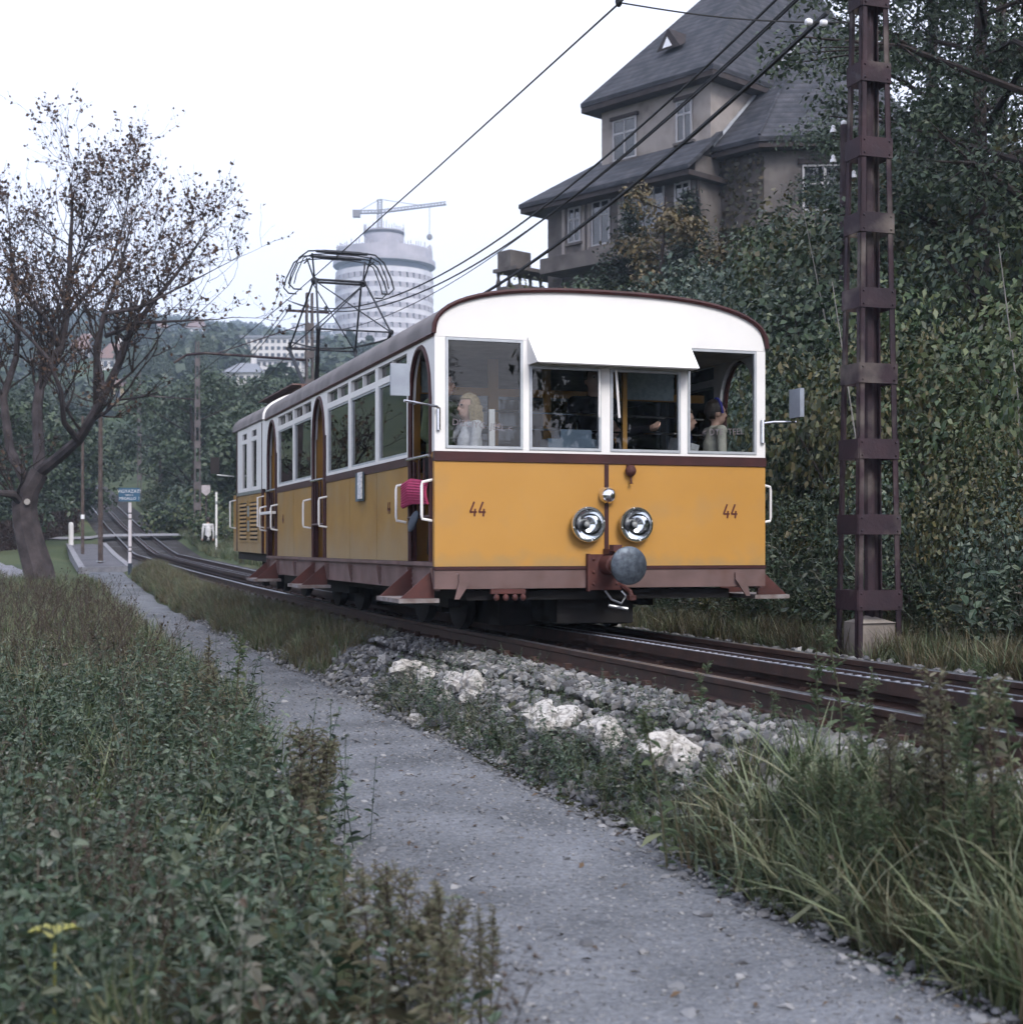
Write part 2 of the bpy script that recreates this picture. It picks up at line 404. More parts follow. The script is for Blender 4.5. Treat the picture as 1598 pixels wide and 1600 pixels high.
link('ground', grid_mesh('ground', gl, gt, ground_z, M_GROUND), None, 'overgrown soil and hillside ground around the railway', 'ground', None, 'structure')

# ---- path
def path_material():
    m = bpy.data.materials.new('trodden_grey_dirt'); m.use_nodes = True; nt = m.node_tree; p = nt.nodes['Principled BSDF']
    p.inputs['Roughness'].default_value = .9; p.inputs['Specular IOR Level'].default_value = .2
    tc = nt.nodes.new('ShaderNodeTexCoord')
    def noise(s, d=6):
        q = nt.nodes.new('ShaderNodeTexNoise'); q.inputs['Scale'].default_value = s; q.inputs['Detail'].default_value = d
        nt.links.new(tc.outputs['Object'], q.inputs['Vector']); return q.outputs['Fac']
    r = nt.nodes.new('ShaderNodeValToRGB'); e = r.color_ramp.elements
    e[0].position = .34; e[0].color = (.065, .07, .078, 1); e[1].position = .66; e[1].color = (.20, .212, .235, 1)
    mx = nt.nodes.new('ShaderNodeMath'); mx.operation = 'MULTIPLY_ADD'; nt.links.new(noise(45, 8), mx.inputs[0]); mx.inputs[1].default_value = .5
    hf = nt.nodes.new('ShaderNodeMath'); hf.operation = 'MULTIPLY'; nt.links.new(noise(1.6, 7), hf.inputs[0]); hf.inputs[1].default_value = .5
    nt.links.new(hf.outputs[0], mx.inputs[2]); nt.links.new(mx.outputs[0], r.inputs['Fac'])
    nt.links.new(r.outputs[0], p.inputs['Base Color'])
    vo = nt.nodes.new('ShaderNodeTexVoronoi'); vo.inputs['Scale'].default_value = 70; nt.links.new(tc.outputs['Object'], vo.inputs['Vector'])
    b = nt.nodes.new('ShaderNodeBump'); b.inputs['Strength'].default_value = .55; b.inputs['Distance'].default_value = .012; b.invert = True
    nt.links.new(vo.outputs['Distance'], b.inputs['Height'])
    b2 = nt.nodes.new('ShaderNodeBump'); b2.inputs['Strength'].default_value = .75; b2.inputs['Distance'].default_value = .04
    nt.links.new(noise(14, 8), b2.inputs['Height']); nt.links.new(b.outputs[0], b2.inputs['Normal']); nt.links.new(b2.outputs[0], p.inputs['Normal'])
    return m
M_PATH = path_material()
def path_edges(t):
    lo = np.interp(t, [-10, 3, 6, 10, 16, 30, 60], [1.0, 1.1, 1.3, 1.68, 1.85, 2.1, 2.0]) + .05 * np.sin(t * 1.3) + .03 * np.sin(t * 3.1)
    hi = np.interp(t, [-10, 3, 6, 8, 14, 22, 60], [2.45, 2.55, 2.66, 2.7, 2.76, 2.76, 2.74]) + .04 * np.sin(t * 1.9 + 1)
    return lo, hi
def path_z(L, t):
    return zt(t) + path_off(t) + .012 * np.sin(2.1 * t + 3 * L) + .010 * np.sin(5 * L - 1.3 * t)
pts = np.arange(-8, 44, .12); us = np.linspace(0, 1, 15)
U, Tg = np.meshgrid(us, pts); lo, hi = path_edges(Tg)
lo = lo - .25; hi = hi + .12
Lg = lo + (hi - lo) * U
edge = np.minimum(U, 1 - U) / .14
Zg = path_z(Lg, Tg) + .012 - .07 * np.clip(1 - edge, 0, 1) ** 2
V = np.stack([Lg * WX + Tg * DX, Lg * WY + Tg * DY, Zg], -1).reshape(-1, 3)
nl = len(us); I, J = np.meshgrid(np.arange(nl - 1), np.arange(len(pts) - 1)); a = (J * nl + I).reshape(-1)
me = bpy.data.meshes.new('path'); me.from_pydata(V.tolist(), [], np.stack([a, a + 1, a + 1 + nl, a + nl], 1).tolist()); me.materials.append(M_PATH)
me.polygons.foreach_set('use_smooth', [True] * len(me.polygons))
path = link('path', me, None, 'trodden grey dirt footpath beside the rack railway', 'path', None, 'structure')

# ---- stones
def stone_mesh(name, m, seed, sub=1, squash=.7, rough=.25):
    bm = bmesh.new(); bmesh.ops.create_icosphere(bm, subdivisions=sub, radius=1.0)
    r = random.Random(seed); ph = [r.uniform(0, 6) for _ in range(9)]; ax = (r.uniform(.8, 1.25), r.uniform(.65, 1.0), squash * r.uniform(.75, 1.1))
    for v in bm.verts:
        c = v.co.copy()
        d = 1 + rough * (math.sin(2.3 * c.x + ph[0]) * math.sin(2.9 * c.y + ph[1]) + .7 * math.sin(3.7 * c.z + ph[2] + 2 * c.x)) + r.uniform(-rough, rough) * .5
        v.co = Vector((c.x * ax[0], c.y * ax[1], c.z * ax[2])) * d
    me = bpy.data.meshes.new(name); bm.to_mesh(me); bm.free(); me.materials.append(m)
    return me
def stone_mat(name, cols, bump=.3):
    m = leaf_mat(name, cols, trans=0.0, rough=.88, spec=.25); return m
M_STN = stone_mat('ballast_basalt', [(.06, .06, .065), (.115, .118, .125), (.18, .185, .19), (.085, .08, .08), (.30, .295, .29), (.13, .125, .12)])
M_STNP = stone_mat('path_pebbles', [(.09, .092, .10), (.15, .155, .168), (.20, .207, .222), (.12, .124, .134), (.28, .28, .285), (.06, .06, .066)])
stone_protos = [stone_mesh('ballast_stone_%d' % i, M_STN, i, 1, .7, .28) for i in range(7)]
pebble_protos = [stone_mesh('pebble_%d' % i, M_STNP, 40 + i, 1, .5, .22) for i in range(6)]

M_BED = mat('oily_ballast_bed', (.035, .03, .03), (.014, .012, .012), rough=.9, scale=9, bump=.8, bscale=26, grime=((.10, .10, .11), 1.2, .52, .75))
bl = np.array([3.28, 3.5, 3.7, 4.3, 4.7, 5.1, 5.7, 6.0, 6.4, 6.55]); bt = np.concatenate([np.arange(-10, 45, .5), np.arange(45, 172, 2.0)])
ballast = link('ballast', grid_mesh('ballast', bl, bt, lambda L, t: zt(t) - .165 + .012 * np.sin(9 * t + 5 * L) - np.where((L < 3.35) | (L > 6.5), .06, 0), M_BED),
               None, 'dark oily stone ballast bed under the rack railway track', 'ballast', None, 'structure')

# loose stones on the shoulders: nearest 300 as pieces, rest as stuff
def shoulder_pts(n, L0, L1, t0, t1):
    L = NR.uniform(L0, L1, n); t = t0 + (t1 - t0) * NR.uniform(0, 1, n) ** 1.35
    return L, t
L1_, t1_ = shoulder_pts(13500, 2.76, 3.85, 1.0, 26); L2_, t2_ = shoulder_pts(5200, 5.6, 6.95, 1.0, 26); L3_, t3_ = shoulder_pts(1500, 3.9, 5.6, 2, 20)
LL = np.concatenate([L1_, L2_, L3_]); TT = np.concatenate([t1_, t2_, t3_])
bz = np.where((LL > 3.3) & (LL < 6.5), np.maximum(gz(LL, TT) - .0, zt(TT) - .165), gz(LL, TT))
SP = np.stack([LL * WX + TT * DX, LL * WY + TT * DY, bz + NR.uniform(-.005, .03, len(LL))], 1)
ss = NR.uniform(.014, .043, len(LL)) * np.where(NR.uniform(0, 1, len(LL)) > .93, 1.35, 1)
ss[(LL > 3.86) & (LL < 5.55)] *= .7
keep = in_view(SP, 30, 30, 2) & ~((np.abs(LL - LC + .75) < .1) | (np.abs(LL - LC - .75) < .1) | (np.abs(LL - LC) < .24))
SP, ss, LLk = SP[keep], ss[keep], LL[keep]
app = ss / SP[:, 1]; order = np.argsort(-app); big, rest = order[:290], order[290:]
for k, i in enumerate(big):
    o = link('ballast_stone', stone_protos[k % 7], ballast, loc=SP[i], rot=(R.uniform(-.6, .6), R.uniform(-.6, .6), R.uniform(0, 6.3)))
    o.scale = (ss[i],) * 3
scatter('loose_ballast', SP[rest], rnd_rots(len(rest), .5), ss[rest], NR.integers(0, 7, len(rest)), stone_protos, None, None, 'stuff', ballast)

# pebbles of the path
n = 42000; tp_ = 1.5 + 26 * NR.uniform(0, 1, n) ** 1.6; lo, hi = path_edges(tp_)
u = NR.uniform(0, 1, n); edgy = NR.uniform(0, 1, n) < .75
u = np.where(edgy, np.where(NR.uniform(0, 1, n) < .5, NR.beta(1.0, 5, n), 1 - NR.beta(1.0, 4, n)), u)
Lp = lo - .3 + (hi - lo + .5) * u
sp = np.where(NR.uniform(0, 1, n) < np.where(np.abs(u - .5) > .33, .13, .03), NR.uniform(.012, .032, n), NR.uniform(.003, .011, n))
PP = np.stack([Lp * WX + tp_ * DX, Lp * WY + tp_ * DY, path_z(Lp, tp_) + .012], 1)
PP[:, 2] -= .05 * np.clip((lo - .05 - Lp) / .2, 0, 1)
k_ = in_view(PP, 20, 20, 2); PP, sp = PP[k_], sp[k_]
order = np.argsort(-(sp / PP[:, 1])); big, rest = order[:200], order[200:]
for k, i in enumerate(big):
    o = link('stone', pebble_protos[k % 6], path, loc=PP[i], rot=(R.uniform(-.3, .3), R.uniform(-.3, .3), R.uniform(0, 6.3)))
    o.scale = (sp[i],) * 3
scatter('gravel', PP[rest], rnd_rots(len(rest), .3), sp[rest], NR.integers(0, 6, len(rest)), pebble_protos, None, None, 'stuff', path)

# fallen leaves and twigs on the path
M_LIT = leaf_mat('leaf_litter', [(.10, .06, .035), (.06, .045, .035), (.15, .10, .06), (.05, .04, .035), (.09, .08, .07)], .1, .8)
n = 900; tl = 2.2 + 22 * NR.uniform(0, 1, n) ** 1.3; lo, hi = path_edges(tl); ul = np.where(NR.uniform(0, 1, n) < .7, np.where(NR.uniform(0, 1, n) < .5, NR.beta(1, 5, n), 1 - NR.beta(1, 5, n)), NR.uniform(0, 1, n)); Ll = lo - .15 + (hi - lo + .35) * ul
PL = np.stack([Ll * WX + tl * DX, Ll * WY + tl * DY, path_z(Ll, tl) + .022], 1); NL = NR.normal(0, .25, (n, 3)); NL[:, 2] += 1
link('leaf_litter', quads_mesh('leaf_litter', leaf_quads(PL, NL, .032 * NR.uniform(.5, 1.5, n), .5, NR), M_LIT), path, kind='stuff')
# ---- limestone blocks along the path edge
M_LIME = mat('white_limestone', (.55, .53, .505), (.25, .235, .22), rough=.85, scale=4, bump=.6, bscale=22, fac=(.38, .55), spec=.2)
def lime_label(i, r):
    where = 'in the cluster beside the dry grass' if i < 6 or i == 15 else 'in the cluster halfway along the ballast edge' if 6 < i < 11 else 'at the weedy end of the row'
    if i == 6: return 'small loose limestone chunk lying on the path edge'
    look = 'large white limestone block' if r > .155 else 'rough white limestone block' if r > .13 else 'squat pale limestone block' if r > .11 else 'small pale limestone block'
    return look + ' ' + where
blocks = [(600, 1035, .10), (640, 1050, .17), (668, 1060, .12), (712, 1070, .15), (738, 1078, .16), (700, 1090, .10), (655, 1128, .07), (845, 1122, .14), (872, 1128, .15), (935, 1148, .17),
          (958, 1160, .12), (1050, 1182, .16), (1065, 1190, .12), (1150, 1215, .10), (1200, 1236, .12), (574, 1065, .07)]
for i, (px, py, r) in enumerate(blocks):
    # on the shoulder: intersect the pixel ray with the terrain
    Y = 4.0
    while Y < 40:
        q = PX(px, py, Y)
        if q.z <= float(gzw(q.x, q.y)) + r * .35: break
        Y += .05
    me = stone_mesh('limestone_block_%d' % i, M_LIME, 200 + i, 3, .85, .30)
    o = link('limestone_block', me, None, lime_label(i, r), 'rock', 'limestone blocks along the path edge',
             None, q, (R.uniform(-.4, .4), R.uniform(-.4, .4), R.uniform(0, 6)))
    o.scale = (r * .85,) * 3

# ================================================================== TRACK
track = thing('rack_railway_track', 'rusty rack railway track with a raised toothed beam between the rails', 'railway track')
tt = np.concatenate([np.arange(-9, 48, 1.0), np.arange(48, 172, 3.0)])
def sweep(mb, prof, L0, zoff=0.0):
    """sweep closed profile (l,z) along the track"""
    n = len(prof); vs_ = []
    for t in tt:
        z = float(zt(t))
        for l, h in prof: vs_.append(TP(L0 + l, t, z + h + zoff))
    fs = [(i * n + k, i * n + (k + 1) % n, (i + 1) * n + (k + 1) % n, (i + 1) * n + k) for i in range(len(tt) - 1) for k in range(n)]
    fs += [tuple(range(n)), tuple(range((len(tt) - 1) * n, len(tt) * n))]
    return mb.add(vs_, fs)
railp = [(-.065, -.14), (.065, -.14), (.065, -.128), (.014, -.115), (.012, -.045), (.034, -.035), (.034, -.002), (-.034, -.002), (-.034, -.035), (-.012, -.045), (-.014, -.115), (-.065, -.128)]
for s in (-1, 1):
    rl = sweep(MB(), railp, LC + s * .75).build('rail', M_RAIL, track)
    sweep(MB(), [(-.030, -.003), (.030, -.003), (.026, .001), (-.026, .001)], LC + s * .75).build('rail_head', M_SHINE, rl)
rk = sweep(MB(), [(-.11, -.13), (.11, -.13), (.11, -.115), (.012, -.10), (.012, -.055), (.095, -.05), (.095, .022), (.075, .022), (.075, -.03), (-.075, -.03), (-.075, .022), (-.095, .022), (-.095, -.05), (-.012, -.055), (-.012, -.10), (-.11, -.115)], LC).build('rack_beam', M_RAIL, track)
for s in (-1, 1):
    sweep(MB(), [(-.009, .0225), (.009, .0225), (.009, .026), (-.009, .026)], LC + s * .085).build('rack_edge', M_RACKTOP, rk)
mb = MB()
for i in range(240):
    t = -6 + i * .1; z = float(zt(t)); a = TP(LC - .074, t, z - .005); b = TP(LC + .074, t, z - .005)
    mb.tube([a, b], .016, 5)
mb.build('rack_tooth_row', M_RACKTOP, rk, kind='stuff')
sl = MB().box(-1.15, 1.15, -.11, .11, -.14, -.145 + .0).mesh('sleeper', M_SLEEP)
sl = MB().box(-1.15, 1.15, -.11, .11, -.26, -.142).mesh('sleeper', M_SLEEP)
ch = MB().box(-.13, .13, -.07, .07, -.142, -.126).box(.07, .12, -.03, .03, -.126, -.095).box(-.12, -.07, -.03, .03, -.126, -.095).mesh('rail_chair', M_RAIL)
for i in range(50):
    t = -5 + i * .72; z = float(zt(t))
    so = link('sleeper', sl, track, loc=TP(LC, t, z), rot=(0, 0, ROT))
    for x in (-.75, 0, .75):
        link('rail_chair', ch, so, loc=(x, 0, 0.004))
# ================================================================== RAILCAR
car = thing('rack_railcar', 'mustard and white open-door rack railcar numbered 44 descending the track', 'railcar', TP(LC, T0), ROT)
HW = 1.5
def roof_z(x, n=2.6, hw=HW, z0=2.5, h=.41):
    u = min(abs(x) / hw, 1.0); return z0 + h * (1 - u ** n) ** (1 / n)
def stroke(mb, a, b, w, y0, y1):
    a = Vector((a[0], 0, a[1])); b = Vector((b[0], 0, b[1])); d = (b - a).normalized(); nrm = Vector((-d.z, 0, d.x)) * (w / 2)
    poly = [a + nrm, b + nrm, b - nrm, a - nrm]
    return mb.prism([(p.x, p.z) for p in poly], 'y', y0, y1)
def fours(x, z, w, h, y0, y1):
    mb = MB()
    for k in (0, 1):
        ox = x + k * w * .56
        mb2 = mb
        stroke(mb2, (ox + w * .26, z + h), (ox, z + h * .3), w * .11, y0, y1)
        stroke(mb2, (ox - w * .02, z + h * .3), (ox + w * .42, z + h * .3), w * .11, y0, y1)
        stroke(mb2, (ox + w * .32, z + h * .52), (ox + w * .27, z), w * .11, y0, y1)
    return mb
# --- front wall
MB().box(-1.5, 1.5, 0, .05, .612, 1.47).build('front_panel', M_YEL, car)
MB().box(-1.503, 1.503, -.012, .05, 1.472, 1.55).build('belt_rail', M_MAR, car)
MB().box(-1.502, 1.502, -.010, .05, .585, .61).build('lower_trim', M_MAR, car)
MB().box(-1.5, 1.5, 0, .05, .428, .583).build('front_skirt', M_SOLE, car)
MB().box(-.018, .018, -.008, .002, .62, 1.468).build('centre_trim', M_MAR, car)
fm = MB()
for a, b in [(-1.5, -1.41), (-.742, -.688), (-.045, .035), (.688, .752), (1.415, 1.5)]: fm.box(a, b, 0, .05, 1.552, 2.482)
for a, b in [(-1.41, -.742), (-.688, -.045), (.035, .688), (.752, 1.415)]: fm.box(a, b, 0.002, .048, 1.552, 1.575)
fm.box(-.688, -.045, .002, .048, 2.275, 2.482); fm.box(.035, .688, .002, .048, 2.275, 2.482)
fm.build('windscreen_pillar_frame', M_WHT, car)
fa = MB(); NSL = 60
for i in range(NSL):
    x0 = -1.5 + 3.0 * i / NSL; x1 = -1.5 + 3.0 * (i + 1) / NSL
    fa.prism([(x0, 2.484), (x1, 2.484), (x1, roof_z(x1) - .004), (x0, roof_z(x0) - .004)], 'y', 0.0, .05)
fa.build('front_fascia', M_WHT, car)
# panes with aluminium frames
for (a, b, z1) in [(-1.408, -.744, 2.48), (-.686, -.047, 2.273), (.037, .686, 2.273), (.754, 1.413, 2.48)]:
    fr = MB(); w = .022
    fr.box(a, a + w, -.006, .03, 1.577, z1).box(b - w, b, -.006, .03, 1.577, z1).box(a + w, b - w, -.006, .03, 1.577, 1.577 + w).box(a + w, b - w, -.006, .03, z1 - w, z1)
    fo = fr.build('windscreen_frame', M_ALU, car)
    MB().box(a + w, b - w, .008, .013, 1.577 + w, z1 - w).build('pane', M_GLS, fo)
# sun hood over the two middle panes
hd = MB()
hd.add([(-.70, -.004, 2.515), (.755, -.004, 2.515), (.755, -.20, 2.285), (-.67, -.20, 2.285), (-.70, -.004, 2.50), (.755, -.004, 2.50), (.755, -.19, 2.275), (-.67, -.19, 2.275)],
       [(0, 1, 2, 3), (7, 6, 5, 4), (3, 2, 6, 7), (0, 3, 7, 4), (1, 5, 6, 2), (0, 4, 5, 1)])
hd.add([(-.705, -.004, 2.515), (-.685, -.20, 2.285), (-.70, -.004, 2.28), (-.692, -.004, 2.515), (-.672, -.20, 2.285), (-.688, -.004, 2.28)], [(0, 1, 2), (3, 5, 4), (0, 3, 4, 1), (1, 4, 5, 2), (2, 5, 3, 0)])
hd.add([(.757, -.004, 2.515), (.757, -.20, 2.285), (.757, -.004, 2.28), (.77, -.004, 2.515), (.77, -.20, 2.285), (.77, -.004, 2.28)], [(0, 1, 2), (3, 5, 4), (0, 3, 4, 1), (1, 4, 5, 2), (2, 5, 3, 0)])
hd.build('sun_hood', M_WHT, car)
for x, dx in ((-.075, 0.0), (.075, .03)):
    MB().tube([(x, -.035, 2.26), (x + dx, -.03, 1.86)], .011, 6).build('wiper', M_WHT, car)
# numbers and small glass lettering
M_NUM = mat('number_maroon', (.11, .03, .02), (.10, .028, .02), rough=.5)
fours(-1.20, 1.022, .135, .12, -.004, .001).build('number', M_NUM, car)
fours(1.095, 1.022, .135, .12, -.004, .001).build('number', M_NUM, car)
M_LET = mat('faded_lettering', (.42, .34, .36), (.38, .3, .32), rough=.6)
def text_mesh(s, size, m, name):
    cu = bpy.data.curves.new(name, 'FONT'); cu.body = s; cu.size = size; cu.align_x = 'CENTER'; cu.extrude = .0006
    o = bpy.data.objects.new(name, cu); COL.objects.link(o); bpy.context.view_layer.update()
    me = bpy.data.meshes.new_from_object(o.evaluated_get(bpy.context.evaluated_depsgraph_get()))
    bpy.data.objects.remove(o); me.name = name; me.materials.clear(); me.materials.append(m); return me
for s, x in (('DIECIYG  JEEL \u003c', -1.09), ('\u003c DTE  TEEL', 1.1)):
    me = text_mesh(s, .075, M_LET, 'window_lettering')
    link('window_lettering', me, car, loc=(x, .016, 1.745), rot=(math.radians(90), math.radians(5 if x < 0 else -3), 0))
# headlights
def refl_mat():
    m = bpy.data.materials.new('headlight_reflector'); m.use_nodes = True; p = m.node_tree.nodes['Principled BSDF']
    p.inputs['Metallic'].default_value = 1; p.inputs['Roughness'].default_value = .1; p.inputs['Base Color'].default_value = (.9, .92, .95, 1); return m
M_REF = refl_mat()
for x in (-.19, .245):
    h = MB().lathe([(.10, .0), (.125, -.02), (.148, -.05), (.152, -.075), (.146, -.085), (.128, -.085), (.122, -.075)], (x, 0, .96), 'y', 32, (1, 0)).build('headlight', M_CHR, car, smooth=True)
    MB().lathe([(.121, -.078), (.10, -.045), (.06, -.02), (.022, -.012), (.02, -.01)], (x, 0, .96), 'y', 32, (0, 1)).build('reflector', M_REF, h, smooth=True)
    MB().ball((x, -.032, .96), (.026, .024, .026)).build('bulb', mat('lamp_bulb_glass', (.5, .5, .5), rough=.1), h, smooth=True)
    MB().lathe([(.122, -.079), (.08, -.088), (.04, -.092), (.002, -.093)], (x, 0, .96), 'y', 24, (0, 1)).build('lens', glass_mat('headlight_lens', (.92, .94, .95), 1.35), h, smooth=True)
    sc_ = MB()
    for k in range(4):
        an = k * math.pi / 2 + .2; sc_.ball((x + .138 * math.cos(an), -.086, .96 + .138 * math.sin(an)), .007, 6, 4)
    sc_.build('rim_screws', M_STEEL, h)
MB().lathe([(.072, 0), (.074, -.03), (.068, -.06), (.05, -.088), (.025, -.103), (.003, -.107)], (0, 0, 1.205), 'y', 24).build('bell', M_CHR, car, smooth=True)
hn = MB().ball((.21, -.03, 1.415), (.048, .045, .05)).tube([(.21, -.03, 1.37), (.213, -.035, 1.315)], .009).lathe([(.012, 0), (.016, -.004), (.016, -.008)], (.213, -.035, 1.315), 'z', 10)
hn.box(.18, .24, -.045, 0, 1.452, 1.465)
hn.build('socket', M_RUSTP, car, smooth=True)
# buffer with coupling
bf = MB().box(-.17, .12, -.035, 0, .41, .71).box(-.185, -.165, -.05, 0, .40, .715).build('buffer_plate', M_RUSTP, car)
bl_ = MB()
for x in (-.13, .08):
    for z in (.46, .56, .67): bl_.ball((x, -.037, z), .014, 8, 5)
bl_.build('bolts', M_RUSTP, bf)
MB().lathe([(.085, -.03), (.085, -.2), (.07, -.21), (.07, -.43), (.05, -.44)], (0, 0, .62), 'y', 20).build('buffer_stem', M_RUSTP, bf, smooth=True)
MB().lathe([(.05, -.42), (.14, -.45), (.157, -.465), (.157, -.485), (.135, -.502), (.08, -.513), (.003, -.518)], (0, 0, .62), 'y', 36).build('buffer_disc', M_BUF, bf, smooth=True)
MB().box(-.03, .03, -.12, 0, .71, .755).box(-.02, .06, -.2, -.11, .735, .79).build('coupling_bracket', M_RUSTP, bf)
MB().tube([(.10, -.08, .45), (.13, -.2, .40), (.14, -.24, .33)], .02).box(.10, .16, -.26, -.2, .33, .37).build('draw_hook', M_RUSTP, bf)
MB().tube([(-.02, -.03, .4), (.0, -.12, .33), (.07, -.16, .30), (.12, -.14, .36), (.1, -.1, .4)], .010).tube([(.0, -.05, .28), (.16, -.08, .25)], .014).build('brake_hose', M_STEEL, bf)
ub = MB().box(-1.02, -.72, .0, .05, .385, .425)
for x in (-.98, -.9, -.82, -.75): ub.ball((x, -.02, .355), (.026, .03, .03), 8, 6)
ub.build('cable_socket_row', M_RUSTP, car)
# --- sides
doors = [(.09, .80), (4.48, 5.19), (7.70, 8.40)]
segs = [((.86, 4.42), [(.90, 1.97), (2.09, 3.17), (3.29, 4.36)], [2.03, 3.23]), ((5.25, 7.64), [(5.30, 6.40), (6.50, 7.58)], [6.45])]
for s in (-1, 1):
    def SX(d): return s * (HW - d)
    def sb(mb, y0, y1, z0, z1, d0=0.0, d1=.05): return mb.box(SX(d0), SX(d1), y0, y1, z0, z1)
    sb(MB(), .052, 8.5, .41, .612, .025, .06).build('sole_bar', M_SOLE, car)
    sb(MB(), .052, 8.5, .614, .648, -.004, .06).build('sill', M_SOLE, car)
    for y in (.07, .83, 1.99, 3.24, 4.44, 5.22, 6.44, 7.66, 8.42):
        rb = MB().prism([(s * 1.475, .60), (s * 1.475, .42), (s * 1.488, .42), (s * 1.52, .60)], 'y', y - .012, y + .012)
        for z in (.455, .50, .545, .585): rb.ball((s * 1.476, y + .035, z), .012, 6, 4)
        for z in (.455, .50, .545, .585): rb.ball((s * 1.476, y - .035, z), .012, 6, 4)
        rb.build('rib', M_SOLE, car)
    for (y0, y1), wins, cuts in segs:
        ed = [y0] + cuts + [y1]
        for a, b in zip(ed[:-1], ed[1:]):
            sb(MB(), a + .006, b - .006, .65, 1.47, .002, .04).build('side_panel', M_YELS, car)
        sb(MB(), y0, y1, 1.472, 1.545, -.006, .045).build('belt_rail', M_MAR, car)
        sb(MB(), y0 + .004, y1 - .004, .65, 1.46, .042, .05).build('inner_lining', M_OCH, car)
        fr = MB(); ed = [y0]
        for (a, b) in wins: ed += [a, b]
        ed.append(y1)
        for k in range(0, len(ed), 2): sb(fr, ed[k], ed[k + 1], 1.547, 2.452, .0, .05)
        for (a, b) in wins:
            sb(fr, a, b, 1.547, 1.575, .002, .048); sb(fr, a, b, 2.275, 2.335, .002, .048); sb(fr, (a + b) / 2 - .012, (a + b) / 2 + .012, 2.336, 2.452, .004, .046)
        sb(fr, y0, y1, 2.454, 2.50, .0, .05)
        fr.build('window_surround', M_WHT, car)
        for (a, b) in wins:
            f2 = MB(); w = .02
            sb(f2, a + .002, a + w, 1.577, 2.273, .01, .04); sb(f2, b - w, b - .002, 1.577, 2.273, .01, .04); sb(f2, a + w, b - w, 1.577, 1.577 + w, .01, .04); sb(f2, a + w, b - w, 2.273 - w, 2.273, .01, .04)
            fo = f2.build('window_frame', M_ALU, car)
            sb(MB(), a + w, b - w, 1.577 + w, 2.273 - w, .022, .027).build('pane', M_GLSS, fo)
            sb(MB(), a, b, 2.337, 2.451, .040, .043).build('vent_pane', M_GLSS, fo)
    # corner pieces and rear pillar
    sb(MB(), .052, .085, .65, 1.548, 0, .05).build('corner_post', M_YEL, car); sb(MB(), .052, .085, 1.55, 2.0, 0, .05).build('corner_post_top', M_WHT, car)
    sb(MB(), 8.43, 8.5, .65, 1.548, 0, .05).build('rear_post', M_YELS, car); sb(MB(), 8.43, 8.62, 1.55, 2.5, 0, .05).build('rear_post_top', M_WHT, car)
    for di, (y0, y1) in enumerate(doors):
        yc, hw_ = (y0 + y1) / 2, (y1 - y0) / 2
        def az(y): return 2.0 + .455 * math.sqrt(max(0, 1 - ((y - yc) / hw_) ** 2))
        spd = MB(); N = 16
        lo_y, hi_y = (.052 if di == 0 else y0 - .06), y1 + .06 if di < 2 else y1 + .03
        sb(spd, lo_y, y0, 2.002, 2.5); sb(spd, y1, hi_y, 2.002, 2.5)
        for k in range(N):
            a = y0 + (y1 - y0) * k / N; b = y0 + (y1 - y0) * (k + 1) / N
            spd.prism([(a, az(a)), (b, az(b)), (b, 2.5), (a, 2.5)], 'x', SX(0), SX(.05))
        spd.build('door_arch_spandrel', M_WHT, car)
        tr = MB(); ap = [(SX(.0), y0 + .02, .65)] + [(SX(.0), y0 + .02 + (y1 - y0 - .04) * k / 20, az(y0 + (y1 - y0) * k / 20) - .012) for k in range(21)] + [(SX(.0), y1 - .02, .65)]
        tr.tube(ap, .022, 6)
        sb(tr, y0 - .03, y0 + .025, .65, 1.5, -.002, .055); sb(tr, y1 - .03, y1 + .06, .65, 1.5, -.002, .055)
        tr.build('door_trim', M_MAR, car)
        gt_ = MB().tube([(SX(-.02), y0, 1.52), (SX(-.02), y1, 1.52)], .016)
        gate = gt_.build('gate_rail', M_CHR, car)
        g2 = MB()
        for y in (y0 + .2, y0 + .36, y0 + .52): g2.tube([(SX(-.01), y, 1.5), (SX(-.01), y, 1.02)], .009, 6)
        g2.tube([(SX(-.01), y0, 1.02), (SX(-.01), y1, 1.02)], .014, 6)
        g2.build('gate_bars', M_MAR, gate)
        for yy in ((y0 - .02 if di == 0 else y0 - .10), y1 + .12):
            MB().tube([(SX(0), yy, 1.32), (SX(-.085), yy, 1.30), (SX(-.09), yy, 1.27), (SX(-.09), yy, 1.03), (SX(-.085), yy, 1.0), (SX(0), yy, .985)], .012, 6).build('grab_handle', M_WHT, car, smooth=True)
        # step with triangular brackets
        st = MB().box(s * 1.44, s * 1.78, y0 - .02, y1 + .06, .315, .35).build('step', mat('worn_step_board', (.25, .23, .23), (.15, .11, .1), rough=.8, scale=10), car)
        for yy in (y0 + .005, y1 + .01):
            MB().prism([(s * 1.475, .60), (s * 1.475, .352), (s * 1.76, .352)], 'y', yy, yy + .018).build('step_bracket', M_RUSTP, st)
    fb = MB().box(s * 1.25 - .05, s * 1.25 + .05, -.02, 0, .49, .55).prism([(s * 1.25 - .05, .49), (s * 1.25 + .05, .49), (s * 1.32 + .02, .345), (s * 1.32 - .02, .345)], 'y', -.03, -.012)
    fb.build('step_stay', M_SOLE, car)
    MB().tube([(s * 1.503, .02, 2.505), (s * 1.503, 8.55, 2.505)], .022, 6).build('gutter', M_MAR, car)
